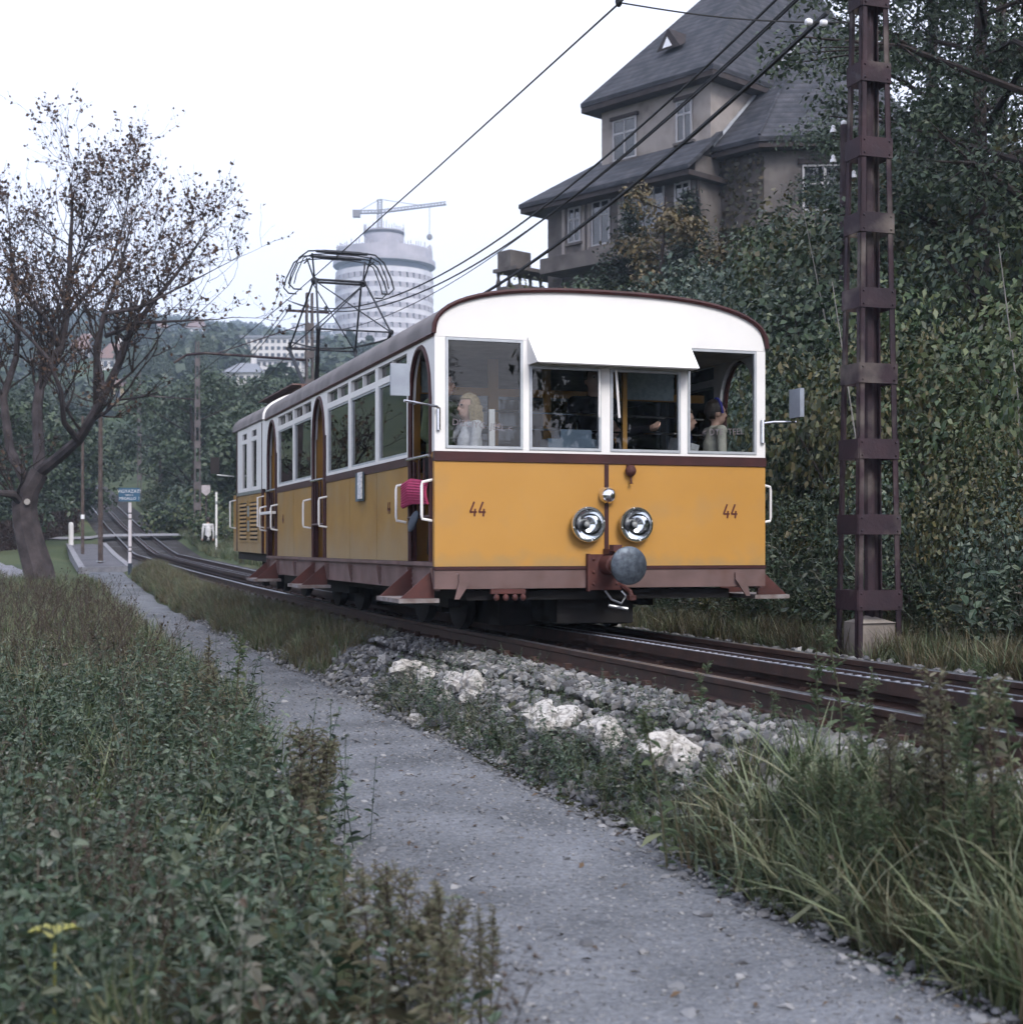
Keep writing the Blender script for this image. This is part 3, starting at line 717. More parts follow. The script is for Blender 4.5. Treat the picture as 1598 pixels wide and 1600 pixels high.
    # mirrors
    if s < 0:
        mr = MB().tube([(-1.47, -.02, 1.90), (-1.50, -.06, 1.905), (-1.78, -.10, 1.94)], .011, 6).tube([(-1.47, -.015, 1.72), (-1.47, -.015, 1.9)], .016, 8).build('mirror_arm', M_CHR, car, smooth=True)
        MB().box(-1.90, -1.745, -.14, -.115, 1.975, 2.23).build('mirror_back', mat('mirror_back_steel', (.33, .37, .43), (.27, .30, .36), rough=.5, metal=.2), mr)
    else:
        mr = MB().tube([(1.47, -.02, 1.85), (1.55, -.06, 1.86), (1.76, -.08, 1.865)], .012, 6).tube([(1.47, -.015, 1.68), (1.47, -.015, 1.88)], .02, 8).build('mirror_arm', M_CHR, car, smooth=True)
        MB().box(1.72, 1.76, -.22, -.03, 1.90, 2.15).build('mirror_back', MATS['mirror_back_steel'], mr)
for yy, zz in ((1.55, 1.07), (7.2, 1.07)):
    n4 = fours(0, 0, .11, .11, -.002, .002).mesh('number', M_NUM)
    link('number', n4, car, loc=(-1.5, yy + .05, zz), rot=(0, 0, math.radians(-90)))
pl = MB().box(-1.53, -1.508, 2.52, 2.82, 1.22, 1.50).build('route_placard', mat('blue_grey_placard', (.10, .15, .19), (.07, .1, .13), rough=.5, scale=20), car)
MB().box(-1.545, -1.531, 2.50, 2.66, 1.24, 1.50).build('paper_notice', mat('paper_notice', (.75, .75, .76), (.55, .56, .6), rough=.7, scale=40, fac=(.45, .55)), pl)
# --- roof
rf = MB(); ny = 14; xs = [-HW * math.cos(math.pi * k / 30) for k in range(31)]
outer = [(x * 1.012, roof_z(x) + .012) for x in xs]; inner = [(x * .985, roof_z(x) - .03) for x in reversed(xs)]
def roof_shell(y0, y1):
    mb = MB(); n = len(outer)
    vs_ = []
    for y in (y0, y1):
        vs_ += [(x, y, z) for x, z in outer] + [(x, y, z) for x, z in reversed(inner)]
    m2 = 2 * n; fs = []
    for k in range(n - 1):
        fs += [(k, k + 1, m2 + k + 1, m2 + k), (n + k, m2 + n + k, m2 + n + k + 1, n + k + 1), (k, n + k, n + k + 1, k + 1), (m2 + k, m2 + k + 1, m2 + n + k + 1, m2 + n + k)]
    fs += [(0, m2, m2 + n, n), (n - 1, n + n - 1, m2 + n + n - 1, m2 + n - 1)]
    return mb.add(vs_, fs)
roof = roof_shell(.055, 8.62).build('roof', M_ROOF, car, smooth=True)
rim = MB(); rim.tube([(x * 1.008, -.012, roof_z(x) + .006) for x in xs], .021, 6); rim.build('roof_rim', M_MAR, roof, smooth=True)
MB().tube([(x * 1.012, 8.6, roof_z(x) + .012) for x in xs], .03, 6).build('rear_roof_rim', M_WHT, roof, smooth=True)
MB().box(-.3, .3, 5.8, 6.6, 2.90, 2.98).build('roof_vent', M_SOLE, roof)
# --- inside
MB().box(-1.44, 1.44, .055, 8.46, .60, .646).build('floor', M_INT, car)
MB().box(-1.43, 1.43, .056, 8.45, 2.455, 2.485).build('ceiling', mat('cream_ceiling', (.55, .52, .46)), car)
pt = MB()
for x in (-1.44, -.72, .30, .42, 1.12): pt.box(x, x + .09, 1.0, 1.05, .646, 2.45)
pt.box(-1.44, 1.40, 1.002, 1.048, 2.12, 2.19).box(-1.44, 1.40, 1.002, 1.048, .647, 1.42).box(-.20, -.13, 1.0, 1.05, .646, 2.45)
pt.build('partition', M_OCH, car)
M_PGL = glass_mat('partition_glass', (.75, .8, .84), 1.45)
for a, b in ((-1.35, -.72), (-.63, -.20), (-.13, .30), (.51, 1.12)):
    MB().box(a, b, 1.02, 1.025, 1.42, 2.12).build('partition_pane', M_PGL, car)
for i, (a, b) in enumerate(((.55, 1.08), (-1.34, -1.1))):
    MB().box(a, b, .985, .999, 2.13, 2.40).build('notice_sheet', mat('pale_notice', (.42, .50, .53), (.34, .42, .45), rough=.7, scale=30, fac=(.45, .55)), car)
for z in (1.62, 1.78, 1.94 - .02):
    MB().tube([(-1.15, .30, z), (1.05, .30, z - .02)], .010, 6).build('hand_rail', M_CHR, car)
MB().box(-.66, -.60, .28, .32, .65, 2.45).build('rail_post', M_OCH, car)
MB().box(.27, .31, .28, .32, .65, 2.45).build('rail_post', M_OCH, car)
MB().box(-.95, -.90, .27, .29, 1.6, 1.93).build('rail_plate', M_WHT, car)
dk = MB().box(-.5, -.06, .06, .26, 1.50, 1.68).box(-.38, -.10, .08, .24, 1.682, 1.76).build('control_desk', mat('blue_grey_desk', (.12, .17, .23), (.10, .14, .2), rough=.45), car)
MB().box(-.6, .6, .07, .28, .65, 1.498).build('desk_cabinet', M_INT, dk)
seat = MB().box(-.55, .55, -.2, .2, 0, .08).box(-.55, .55, .16, .22, .08, .55).box(-.5, -.42, -.15, .2, -.42, 0).box(.42, .5, -.15, .2, -.42, 0).mesh('seat_bench', M_SLEEP)
for y in (1.5, 2.3, 3.2, 4.0, 5.8, 6.6, 7.3):
    for x in (-.82, .82): link('seat_bench', seat, car, loc=(x, y, 1.07))
for y in (5.22, 8.42):
    for s in (-1, 1): MB().box(s * 1.44, s * .45, y, y + .035, .65, 2.45).build('vestibule_partition', M_OCH, car)
for s in (-1, 1): MB().box(s * 1.44, s * .45, 4.42, 4.45, .65, 2.45).build('vestibule_partition', M_OCH, car)
# --- running gear
MB().box(-1.2, 1.2, .1, 8.4, .33, .408).build('underframe', M_DARK, car)
MB().box(-.7, .7, 2.6, 5.6, .12, .33).build('equipment_box', M_DARK, car)
for y in (1.7, 3.0, 5.9, 7.2):
    for x in (-.75, .75):
        w_ = MB().lathe([(.30, -.06), (.33, -.05), (.33, .02), (.30, .05), (.1, .06)], (x, y, .33), 'x', 24).build('wheel', M_DARK, car, smooth=True)
    MB().tube([(-.8, y, .33), (.8, y, .33)], .06, 10).build('axle', M_DARK, car)
for x in (-.95, .95): MB().box(x - .06, x + .06, 1.3, 3.4, .22, .36).box(x - .06, x + .06, 5.5, 7.6, .22, .36).build('bogie_frame', M_DARK, car)
MB().box(-.35, .35, .25, .9, .12, .33).build('brake_gear', M_DARK, car)
for a, b in ((.95, 2.55), (5.65, 8.2)): MB().box(-.64, .64, a, b, .07, .325).build('underfloor_light_block', M_DARK, car)  # added boxes, block light coming through beneath the car

# ================================================================== LOCOMOTIVE behind
LOY = 8.72
loco = thing('rack_locomotive', 'small mustard and white rack locomotive with louvred panel coupled behind the railcar', 'locomotive', TP(LC, T0 + LOY, .05), ROT)
loco.rotation_euler = (math.radians(.5), 0, ROT)
LL_ = 3.25; HL = 1.47
for s in (-1, 1):
    def lb(mb, y0, y1, z0, z1, d0=0.0, d1=.05): return mb.box(s * (HL - d0), s * (HL - d1), y0, y1, z0, z1)
    for a, b in ((.45, 1.63), (1.65, 2.8)): lb(MB(), a, b, .62, 1.47).build('side_panel', M_YELS, loco)
    lb(MB(), 0, .06, .62, 1.47).build('door_post', M_MAR, loco); lb(MB(), .38, .44, .62, 2.45, -.002).build('door_post', M_MAR, loco)
    lb(MB(), .06, .38, .62, 1.47, .03, .06).build('door', M_YEL, loco)
    lb(MB(), 2.95, 3.25, .62, 1.5).build('end_post', M_YELS, loco); lb(MB(), 2.82, 2.94, .62, 2.45, .0).build('end_door_post', M_MAR, loco)
    lb(MB(), .45, 2.8, 1.475, 1.52, -.015).build('rail_trim', M_STEEL, loco)
    fr = MB(); wins = [(.9, 1.36), (1.85, 2.31)]
    for a, b in ((0, .37), (.45, .9), (1.36, 1.85), (2.31, 2.8)): lb(fr, a, b, 1.525, 2.48)
    for a, b in wins: lb(fr, a, b, 1.525, 1.58, .002, .048); lb(fr, a, b, 2.25, 2.31, .002, .048); lb(fr, a, b, 2.40, 2.48, .002, .048)
    fr.build('window_surround', M_WHT, loco)
    for a, b in wins:
        lb(MB(), a, b, 1.582, 2.248, .02, .025).build('pane', M_GLSS, loco); lb(MB(), a, b, 2.312, 2.398, .03, .035).build('vent_pane', M_INT, loco)
    for a, b in ((.72, 1.45), (1.78, 2.5)):
        lv = MB(); lb(lv, a - .04, a, .80, 1.36, -.012, 0); lb(lv, b, b + .04, .80, 1.36, -.012, 0); lb(lv, a - .04, b + .04, 1.36, 1.39, -.012, 0); lb(lv, a - .04, b + .04, .77, .80, -.012, 0)
        lo_ = lv.build('louvre_frame', M_YELS, loco)
        lb(MB(), a, b, .80, 1.36, -.004, -.001).build('louvre_back', M_INT, lo_)
        for k in range(9):
            z = .83 + k * .06
            MB().prism([(s * (HL + .004), z + .03), (s * (HL + .004), z + .022), (s * (HL + .022), z - .006), (s * (HL + .022), z + .002)], 'y', a, b).build('louvre_slat', M_YELS, lo_)
    for z in (.93, 1.15): lb(MB(), 1.52, 1.72, z, z + .16, -.012, -.002).build('lock_plate', M_STEEL, loco)
    for yy in (.2, 3.0):
        MB().tube([(s * HL, yy, 1.42), (s * (HL + .09), yy, 1.40), (s * (HL + .09), yy, 1.0), (s * HL, yy, .98)], .013, 6).build('grab_handle', M_WHT, loco)
    MB().tube([(s * (HL + .003), 0, 2.5), (s * (HL + .003), LL_, 2.5)], .02, 6).build('gutter', M_ROOF, loco)
    mr = MB().tube([(s * 1.47, 3.2, 1.80), (s * 1.74, 3.2, 1.82)], .012, 6).build('mirror_arm', M_STEEL, loco)
    MB().box(s * 1.70, s * 1.84, 3.19, 3.21, 1.84, 2.10).build('mirror_glass', M_INT, mr)
    MB().box(s * 1.2, s * 1.45, .3, .95, .32, .35).build('step', MATS['worn_step_board'], loco)
    for yy in (1.0, 2.3): MB().box(s * 1.1 - .05, s * 1.1 + .05, yy, yy + .12, .1, .6).build('hanger', M_DARK, loco)
MB().box(-1.4, 1.4, .06, LL_ - .06, .50, .615).build('underframe', M_DARK, loco)
MB().box(-1.40, 1.40, .06, LL_ - .06, 2.40, 2.45).build('ceiling', M_INT, loco)
MB().box(-1.40, 1.40, .08, .12, .62, 2.4).build('bulkhead', M_INT, loco)
fe = MB()
for i in range(40):
    x0 = -HL + 2 * HL * i / 40; x1 = -HL + 2 * HL * (i + 1) / 40
    fe.prism([(x0, 2.46), (x1, 2.46), (x1, roof_z(x1, hw=HL, h=.44)), (x0, roof_z(x0, hw=HL, h=.44))], 'y', 0, .10)
fe.build('end_fascia', M_WHT, loco)
o2 = outer
lr = MB(); xs2 = [-HL * math.cos(math.pi * k / 24) for k in range(25)]
vs_ = []
for y in (.10, LL_ + .05): vs_ += [(x * 1.01, y, roof_z(x, hw=HL, h=.40)) for x in xs2]
lr.add(vs_, [(k, k + 1, 25 + k + 1, 25 + k) for k in range(24)] + [tuple(range(25)), tuple(range(25, 50))]).build('roof', M_ROOF, loco, smooth=True)
rw = MB()
for x in (-.95, .95): rw.box(x - .02, x + .02, .1, 3.1, 2.93, 2.97)
for y in (.2, 1.2, 2.2, 3.0): rw.box(-.97, -.93, y, y + .04, 2.75, 2.93).box(.93, .97, y, y + .04, 2.75, 2.93)
rw.box(-1.1, -.8, .1, 3.1, 2.972, 2.99).build('roof_walkway', M_SOLE, loco)
for x in (-.75, .75):
    for y in (.8, 2.5): MB().lathe([(.36, -.06), (.40, -.05), (.40, .02), (.36, .05)], (x, y, .40), 'x', 24).build('wheel', M_DARK, loco, smooth=True)
MB().box(-.9, .9, .3, 3.0, .15, .5).build('drive_gear', M_DARK, loco)
# pantograph (knees and head measured)
PC = 22.35 - T0 - LOY
pn = MB()
def arm(a, b, r=.018): pn.tube([a, b], r, 6)
hx, kx, kz, hz_ = .38, .545, 3.90, 4.80
M_PAN = mat('pantograph_steel', (.035, .04, .05), (.02, .022, .028), rough=.5, metal=.3)
for sy, ky in ((-1, 21.2 - T0 - LOY), (1, 23.65 - T0 - LOY)):
    by = PC + sy * .35
    for sx in (-1, 1):
        arm((sx * kx, ky, kz), (sx * hx, PC + sy * .12, hz_), .016)
        pn.ball((sx * kx, ky, kz), .045, 8, 6)
    arm((-kx, ky, kz), (kx, ky, kz), .014)
    arm((-kx, ky, kz), (hx, PC + sy * .12, hz_ - .03), .010); arm((kx, ky, kz), (-hx, PC + sy * .12, hz_ - .03), .010)
    low = MB()
    for sx in (-1, 1): low.tube([(sx * kx, ky, kz), (sx * .42, by, 3.08)], [.028, .036], 8)
    low.build('lower_arm', M_PAN, loco, smooth=True)
for sx in (-1, 1): pn.ball((sx * hx, PC, hz_), .06, 8, 6)
arm((-hx, PC - .12, hz_), (hx, PC - .12, hz_), .02); arm((-hx, PC + .12, hz_), (hx, PC + .12, hz_), .02)
pn.build('pantograph_frame', M_PAN, loco, smooth=True)
hd = MB()
for dy in (-.22, .22):
    y = PC + dy
    hp = [(-.62, y, 4.62), (-.74, y, 4.62), (-.82, y, 4.70), (-.78, y, 4.85), (-.66, y, 5.10), (-.52, y, 5.21), (-.25, y, 5.235), (.25, y, 5.235), (.52, y, 5.21), (.66, y, 5.10), (.78, y, 4.85), (.82, y, 4.70), (.74, y, 4.62), (.62, y, 4.62)]
    hd.tube(hp, .013, 6); hd.tube([(x * .9, yy, z - .05 if abs(x) < .6 else z) for x, yy, z in hp[2:-2]], .010, 6)
    hd.tube([(-.40, y, 5.215), (.40, y, 5.215)], .024, 6)
for sx in (-1, 1):
    hd.tube([(sx * .46, PC - .22, 5.18), (sx * hx, PC, hz_)], .014, 6).tube([(sx * .46, PC + .22, 5.18), (sx * hx, PC, hz_)], .014, 6).tube([(sx * .5, PC - .22, 5.1), (sx * .5, PC + .22, 5.1)], .012, 6)
hd.build('collector_head', M_PAN, loco, smooth=True)
MB().box(-.6, .6, PC - .55, PC - .47, 3.0, 3.08).box(-.6, .6, PC + .47, PC + .55, 3.0, 3.08).box(-.46, -.38, PC - .47, PC + .47, 3.0, 3.08).box(.38, .46, PC - .47, PC + .47, 3.0, 3.08).build('pantograph_base', M_PAN, loco)
isl = MB()
for sx in (-1, 1):
    for sy in (-1, 1): isl.lathe([(.05, 0), (.07, .03), (.05, .05), (.07, .08), (.05, .12)], (sx * .5, PC + sy * .5, 2.84), 'z', 10)
isl.build('insulator_feet', M_INSUL, loco)
MB().box(-.45, .2, .5, 1.2, 2.85, 3.02).build('resistor_box', mat('resistor_box_paint', (.30, .19, .10), (.24, .15, .08), rough=.7), loco)
# ================================================================== MASTS AND WIRES
M_GREYS = mat('grey_mast_steel', (.13, .115, .12), (.08, .07, .075), rough=.75, scale=4)
def lattice_mast(name, label, L, t, H, w0, w1, plates, plate_h=.17, group='steel catenary masts beside the track', M_PYL=M_PYL, base_h=.32, th=.05, zoff=0.0, conc=True):
    z0 = float(gz(L, t)) + zoff
    root = thing(name, label, 'mast', TP(L, t, z0), ROT, group)
    def hw(z): return (w0 + (w1 - w0) * z / H) / 2
    for sx in (-1, 1):
        for sy in (-1, 1):
            mb = MB(); a, b = hw(0), hw(H); e = .012
            for (dx, dy) in ((th, e), (e, th)):
                mb.add([(sx * (a), sy * a * .8, 0), (sx * (a - dx), sy * a * .8, 0), (sx * (a - dx), sy * (a * .8 - dy), 0), (sx * a, sy * (a * .8 - dy), 0),
                        (sx * (b), sy * b * .8, H), (sx * (b - dx), sy * b * .8, H), (sx * (b - dx), sy * (b * .8 - dy), H), (sx * b, sy * (b * .8 - dy), H)],
                       [(0, 1, 2, 3), (7, 6, 5, 4), (0, 4, 5, 1), (1, 5, 6, 2), (2, 6, 7, 3), (3, 7, 4, 0)])
            mb.build('leg', M_PYL, root)
    for z in plates:
        w = hw(z) + .003
        for sy in (-1, 1):
            p = MB().box(-w, w, sy * (w * .8), sy * (w * .8 + .008), z, z + plate_h).build('batten_plate', M_PYL, root)
            if conc:
                rv = MB()
                for x in (-w + .03, w - .03):
                    for zz in (z + .03, z + plate_h - .03): rv.ball((x, sy * (w * .8 + .009), zz), .011, 6, 4)
                rv.build('rivets', M_PYL, p)
        for sx in (-1, 1): MB().box(sx * w, sx * (w + .008), -w * .8, w * .8, z, z + plate_h).build('batten_plate', M_PYL, root)
    if conc:
        w = hw(.3); MB().box(-w + .055, w - .055, -w * .8 + .02, w * .8 + .02 - .05, -.5, base_h).add(
            [(-w + .05, -w * .8, base_h), (w - .05, -w * .8, base_h), (w - .05, w * .6, base_h), (-w + .05, w * .6, base_h), (-.05, -.02, base_h + .06), (.05, 0, base_h + .05)],
            [(0, 1, 5, 4), (1, 2, 5), (2, 3, 4, 5), (3, 0, 4), (3, 2, 1, 0)]).build('concrete_footing', M_CONC, root)
    return root
mast = lattice_mast('catenary_mast', 'tall rusty batten-plate steel mast on concrete footing beside the hedge bank', 6.93, 10.95, 7.3, .44, .20,
                    [.45 + .645 * k for k in range(11)], base_h=.34)
MB().tube([(.02, .02, .3), (.0, .02, 7.0)], .045, 8).build('cable_conduit', M_PYL, mast, smooth=True)
for z in (5.95, 6.4): MB().box(-1.2, .4, -.03, .03, z, z + .08).build('cross_arm', M_PYL, mast)
m2 = lattice_mast('catenary_mast', 'grey steel mast with long bracket arm behind the pantograph', 6.93, 36.6, 7.05, .26, .18, [.5 + .7 * k for k in range(9)], zoff=0.0, conc=False, M_PYL=M_GREYS)
MB().tube([(0, 0, 5.35), (-2.6, 0, 5.42), (-3.05, 0, 5.36), (-3.35, 0, 5.15)], .035, 6).build('bracket_arm', M_PYL, m2, smooth=True)
MB().tube([(0, 0, 6.3), (-2.3, 0, 5.43)], .015, 6).build('tie_rod', M_PYL, m2)
for z in (5.75, 6.7):
    MB().box(-.6, .5, -.03, .03, z - .15, z - .09).build('cross_arm', M_PYL, m2)
    for x in (-.5, .42): MB().lathe([(.03, 0), (.055, .03), (.03, .06), (.05, .09), (.02, .13)], (x, 0, z - .09), 'z', 8).build('insulator', M_WIRE, m2)
m3 = lattice_mast('catenary_mast', 'slim steel mast with dark plates standing on the grassy bank', 6.93, 61.2, 8.3, .30, .16, [.5 + .85 * k for k in range(9)], .3, conc=False, M_PYL=M_GREYS)
MB().tube([(0, 0, 5.9), (-2.2, 0, 6.0), (-2.6, 0, 5.8)], .03, 6).build('bracket_arm', M_PYL, m3)
m4 = lattice_mast('catenary_mast', 'distant thin steel mast beside the climbing track', 6.93, 92, 8.0, .26, .16, [.5 + .9 * k for k in range(8)], .3, conc=False, M_PYL=M_GREYS)

def wire(name, label, f, t0, t1, r, n=40, group='overhead wires along the track', m=None):
    return MB().tube([f(t0 + (t1 - t0) * k / n) for k in range(n + 1)], r, 5).build(name, m or M_WIRE, None, label=label, cat='wire', group=group)
ztf = lambda t: float(zt(t))
wire('contact_wire', 'thin contact wire running above the track to the pantograph head', lambda t: TP(LC, t, 5.26 + ztf(t) + .0), -14, 60, .009, 60)
wire('feeder_wire', 'upper of two black feeder wires sagging past the villa roof', lambda t: TP(6.34, t, 5.06 + .0072 * (t - 20.3) ** 2), 10.9, 36.6, .013)
wire('feeder_wire', 'lower of two black feeder wires sagging past the villa roof', lambda t: TP(6.50, t, 5.02 + .0072 * (t - 20.4) ** 2), 10.9, 36.6, .013)
wire('signal_wire', 'thin pale wire hanging just under the paired feeder wires', lambda t: TP(6.34, t, 4.86 + .0060 * (t - 21.5) ** 2), 10.9, 36.6, .007)
wire('power_cable', 'thick black power cable sagging low across the villa windows', lambda t: TP(6.50, t, 4.50 + .0066 * (t - 22.0) ** 2), 10.9, 36.6, .022)
for i, (L, z0) in enumerate(((6.35, 5.9), (6.6, 5.1), (6.45, 6.0))):
    a, b = 36.6, 61.2; za = (6.78, 5.85, 6.78)[i]; zb = (7.2, 6.3, 7.0)[i]
    wire('feeder_wire', 'far feeder wire slung between the mast behind the pantograph and the next', lambda t, L=L, za=za, zb=zb: TP(L, t, za + (zb - za) * (t - a) / (b - a) - .0042 * (t - a) * (b - t)), a, b, .012)
wire('contact_wire', 'far contact wire climbing between the two distant masts', lambda t: TP(LC, t, 5.9 + ztf(t) - .25), 60, 95, .010)
sp = []
for k in range(21):
    u = k / 20; p = TP(6.74 + (LC - 6.74) * u, 10.95 + (11.15 - 10.95) * u, 5.27 + .0 * u - .05 * math.sin(math.pi * u)); sp.append(p)
spw = thing('span_wire', 'thin span wire with two white insulators from mast to contact wire', 'wire', (0, 0, 0))
MB().tube(sp, .007, 5).build('wire', M_WIRE, spw)
for u in (.10, .17):
    p = TP(6.74 + (LC - 6.74) * u, 10.97, 5.265 - .05 * math.sin(math.pi * u)); q = TP(6.74 + (LC - 6.74) * (u + .035), 10.97, 5.26 - .05 * math.sin(math.pi * u))
    MB().tube([p, p.lerp(q, .15), p.lerp(q, .5), p.lerp(q, .85), q], [.008, .026, .034, .026, .008], 10).build('insulator', M_INSUL, spw, smooth=True)
MB().ball(TP(LC, 11.15, 5.28), (.03, .03, .05)).build('clamp', M_WIRE, spw)

# telegraph pole with four white bells, on the bank
base = PX(1318, 300, 23.5); gzb = float(gzw(base.x, base.y))
tp = thing('telegraph_pole', 'short dark telegraph pole with white insulators standing among the bushes', 'pole', (base.x, base.y, gzb))
top = PX(1318, 195, 23.5).z - gzb
MB().tube([(0, 0, -.3), (0, 0, top)], [.075, .06], 8).build('post', mat('tarred_wood', (.05, .035, .04), (.03, .02, .028), rough=.85, scale=9), tp)
MB().ball((0, 0, top + .03), (.05, .05, .05)).build('cap', M_INSUL, tp)
for dx, z in ((-.17, top - .12), (.14, top - .42), (-.17, top - .60), (.16, top - .85)):
    MB().tube([(0, 0, z - .12), (dx, 0, z - .1), (dx, 0, z)], .008, 5).build('bracket', M_PYL, tp)
    MB().lathe([(.055, 0), (.045, .05), (.03, .06), (.035, .10), (.01, .12)], (dx, 0, z), 'z', 10).build('insulator', M_INSUL, tp, smooth=True)

# left wooden poles
for px, py0, py1, Y, r, lab in ((157, 600, 878, 44, .07, 'thick brown wooden pole standing on the asphalt platform'), (129, 650, 852, 50, .055, 'slim dark pole with a white band beside the platform')):
    a = PX(px, py1, Y); b = PX(px, py0, Y)
    o = thing('wooden_pole', lab, 'pole', a)
    MB().tube([(0, 0, -.3), (0, 0, (b.z - a.z) * .5), (0, 0, b.z - a.z)], [r * 1.15, r, r * .8], 8).build('shaft', mat('brown_wood_pole', (.11, .085, .075), (.06, .045, .045), rough=.85, scale=6), o, smooth=True)
    if px == 129: MB().tube([(0, 0, .9), (0, 0, 1.05)], r * 1.2, 8).build('white_band', M_INSUL, o)
    else: MB().box(-.1, .1, -.1, .1, 0, .03).build('foot_plate', M_STEEL, o)
# ---- asphalt platform
M_ASPH = mat('worn_asphalt', (.115, .115, .13), (.08, .08, .092), rough=.9, scale=1.2, bump=.2, bscale=40)
M_KERB = mat('pale_kerb', (.27, .27, .29), (.18, .18, .2), rough=.9, scale=5, bump=.2)
plat = thing('station_platform', 'low dark asphalt platform with pale kerbs beside the track', 'platform')
def plp(px, py, Y): v = PX(px, py, Y); return v
corn = [(128, 888, 41.5), (203, 886, 41.5), (180, 868, 48), (162, 849, 60), (106, 849, 60), (122, 878, 45)]
tops = [plp(*c) for c in corn]
mb = MB(); mb.add([v for v in tops] + [v - Vector((0, 0, .7)) for v in tops], [tuple(range(6))] + [(i, i + 6, (i + 1) % 6 + 6, (i + 1) % 6) for i in range(6)])
mb.build('asphalt_slab', M_ASPH, plat)
for i in range(6):
    if i == 3: continue
    a, b = tops[i], tops[(i + 1) % 6]; d = (b - a).normalized(); nrm = Vector((-d.y, d.x, 0)).normalized() * .09
    k = MB(); k.add([a + nrm + Vector((0, 0, .03)), b + nrm + Vector((0, 0, .03)), b - nrm + Vector((0, 0, .03)), a - nrm + Vector((0, 0, .03)), a + nrm - Vector((0, 0, .6)), b + nrm - Vector((0, 0, .6)), b - nrm - Vector((0, 0, .6)), a - nrm - Vector((0, 0, .6))],
                    [(0, 1, 2, 3), (7, 6, 5, 4), (0, 4, 5, 1), (1, 5, 6, 2), (2, 6, 7, 3), (3, 7, 4, 0)])
    k.build('kerb', M_KERB, plat)
# ramp strip left of the platform and the level crossing
def ground_strip(name, ctrl, width, m, label, cat):
    P = []
    for (L, t) in ctrl: P.append((L, t))
    mb = MB(); n = 30; vs_ = []
    for k in range(n + 1):
        u = k / n * (len(P) - 1); i = min(int(u), len(P) - 2); f = u - i
        L = P[i][0] * (1 - f) + P[i + 1][0] * f; t = P[i][1] * (1 - f) + P[i + 1][1] * f
        d = Vector((P[i + 1][0] - P[i][0], P[i + 1][1] - P[i][1], 0)).normalized()
        for s in (-1, 1):
            l2, t2 = L - d.y * s * width / 2, t + d.x * s * width / 2
            vs_.append(TP(l2, t2, max(float(gz(l2, t2)), ztf(t2) - .1 if 3.2 < l2 < 6.6 else -9) + .06))
    mb.add(vs_, [(2 * k, 2 * k + 1, 2 * k + 3, 2 * k + 2) for k in range(n)])
    return mb.build(name, m, None, label=label, cat=cat, kind='structure')
ground_strip('crossing', [(-6, 63), (0, 64), (3, 64.5), (9, 66)], 1.5, M_KERB, 'pale footpath crossing the climbing track', 'path')
ground_strip('side_path', [(1.0, 34), (-.2, 40), (-1.3, 47), (-2.0, 56), (-2.2, 64)], 1.3, M_KERB, 'pale side path climbing beside the platform', 'path')

# ---- notice sign on banded post
sb_ = PX(203, 915, 40.0); sb_.z = float(gzw(sb_.x, sb_.y)) - .02
sg = thing('notice_sign', 'blue notice board with white lettering on a white banded post', 'sign', sb_)
hpost = PX(203, 785, 40).z - sb_.z
zz = [0, .62]; z_lo = PX(203, 880, 40).z - sb_.z
MB().tube([(0, 0, -.2), (0, 0, z_lo)], .055, 10).build('post_foot', mat('blue_black_paint', (.04, .06, .09)), sg)
MB().tube([(0, 0, z_lo), (0, 0, hpost)], .045, 10).build('post', mat('pinkish_white_paint', (.78, .72, .76), (.7, .65, .68)), sg)
for py in (802, 811, 855, 861.5):
    z = PX(203, py, 40).z - sb_.z; MB().tube([(0, 0, z - .014), (0, 0, z + .018)], .048, 10).build('black_band', M_WIRE, sg)
zb = PX(203, 783.5, 40).z - sb_.z; zt_ = PX(203, 762.5, 40).z - sb_.z
bd = MB().box(-.29, .29, -.075, -.05, zb, zt_).build('board', mat('blue_enamel', (.05, .13, .22), (.04, .11, .19), rough=.4), sg)
for s, z, sz in (('VIGYAZAT!', .235, .125), ('lassan a', .155, .07), ('MEGALLO  !', .045, .105)):
    link('lettering', text_mesh(s, sz, M_INSUL, 'lettering'), bd, loc=(0.0, -.078, zb + z), rot=(math.radians(90), 0, 0))
# shield plate, banded pole and marker on the right of the far track
s1 = PX(322, 775, 58); s1.z = float(gzw(s1.x, s1.y))
sh = thing('shield_sign', 'small pale shield shaped plate on a post beside the slim mast', 'sign', s1)
zc = PX(322, 766, 58).z - s1.z
MB().prism([(-.17, zc + .2), (.17, zc + .2), (.17, zc - .08), (0, zc - .22), (-.17, zc - .08)], 'y', -.05, -.03).build('plate', mat('pale_pink_plate', (.5, .45, .47)), sh)
MB().tube([(0, 0, -.2), (0, 0, zc + .1)], .03, 6).build('post', M_PYL, sh)
s2 = PX(338, 815, 55); s2.z = float(gzw(s2.x, s2.y))
mp = thing('marker_post', 'white banded marker post on the grassy bank behind the locomotive', 'post', s2)
z2 = PX(338, 769, 55).z - s2.z
MB().tube([(0, 0, -.2), (0, 0, z2)], .04, 8).build('shaft', M_WHT, mp)
for f in (.25, .8): MB().tube([(0, 0, z2 * f), (0, 0, z2 * f + .12)], .043, 8).build('band', M_STEEL, mp)
s3 = PX(111, 845, 58); s3.z = float(gzw(s3.x, s3.y))
wp = thing('stone_bollard', 'short white stone bollard at the corner of the hedge and platform', 'bollard', s3)
hb = PX(111, 816, 58).z - s3.z
MB().lathe([(.10, -.1), (.10, hb - .1), (.08, hb - .02), (.03, hb)], (0, 0, 0), 'z', 10).build('shaft', M_WHT, wp)

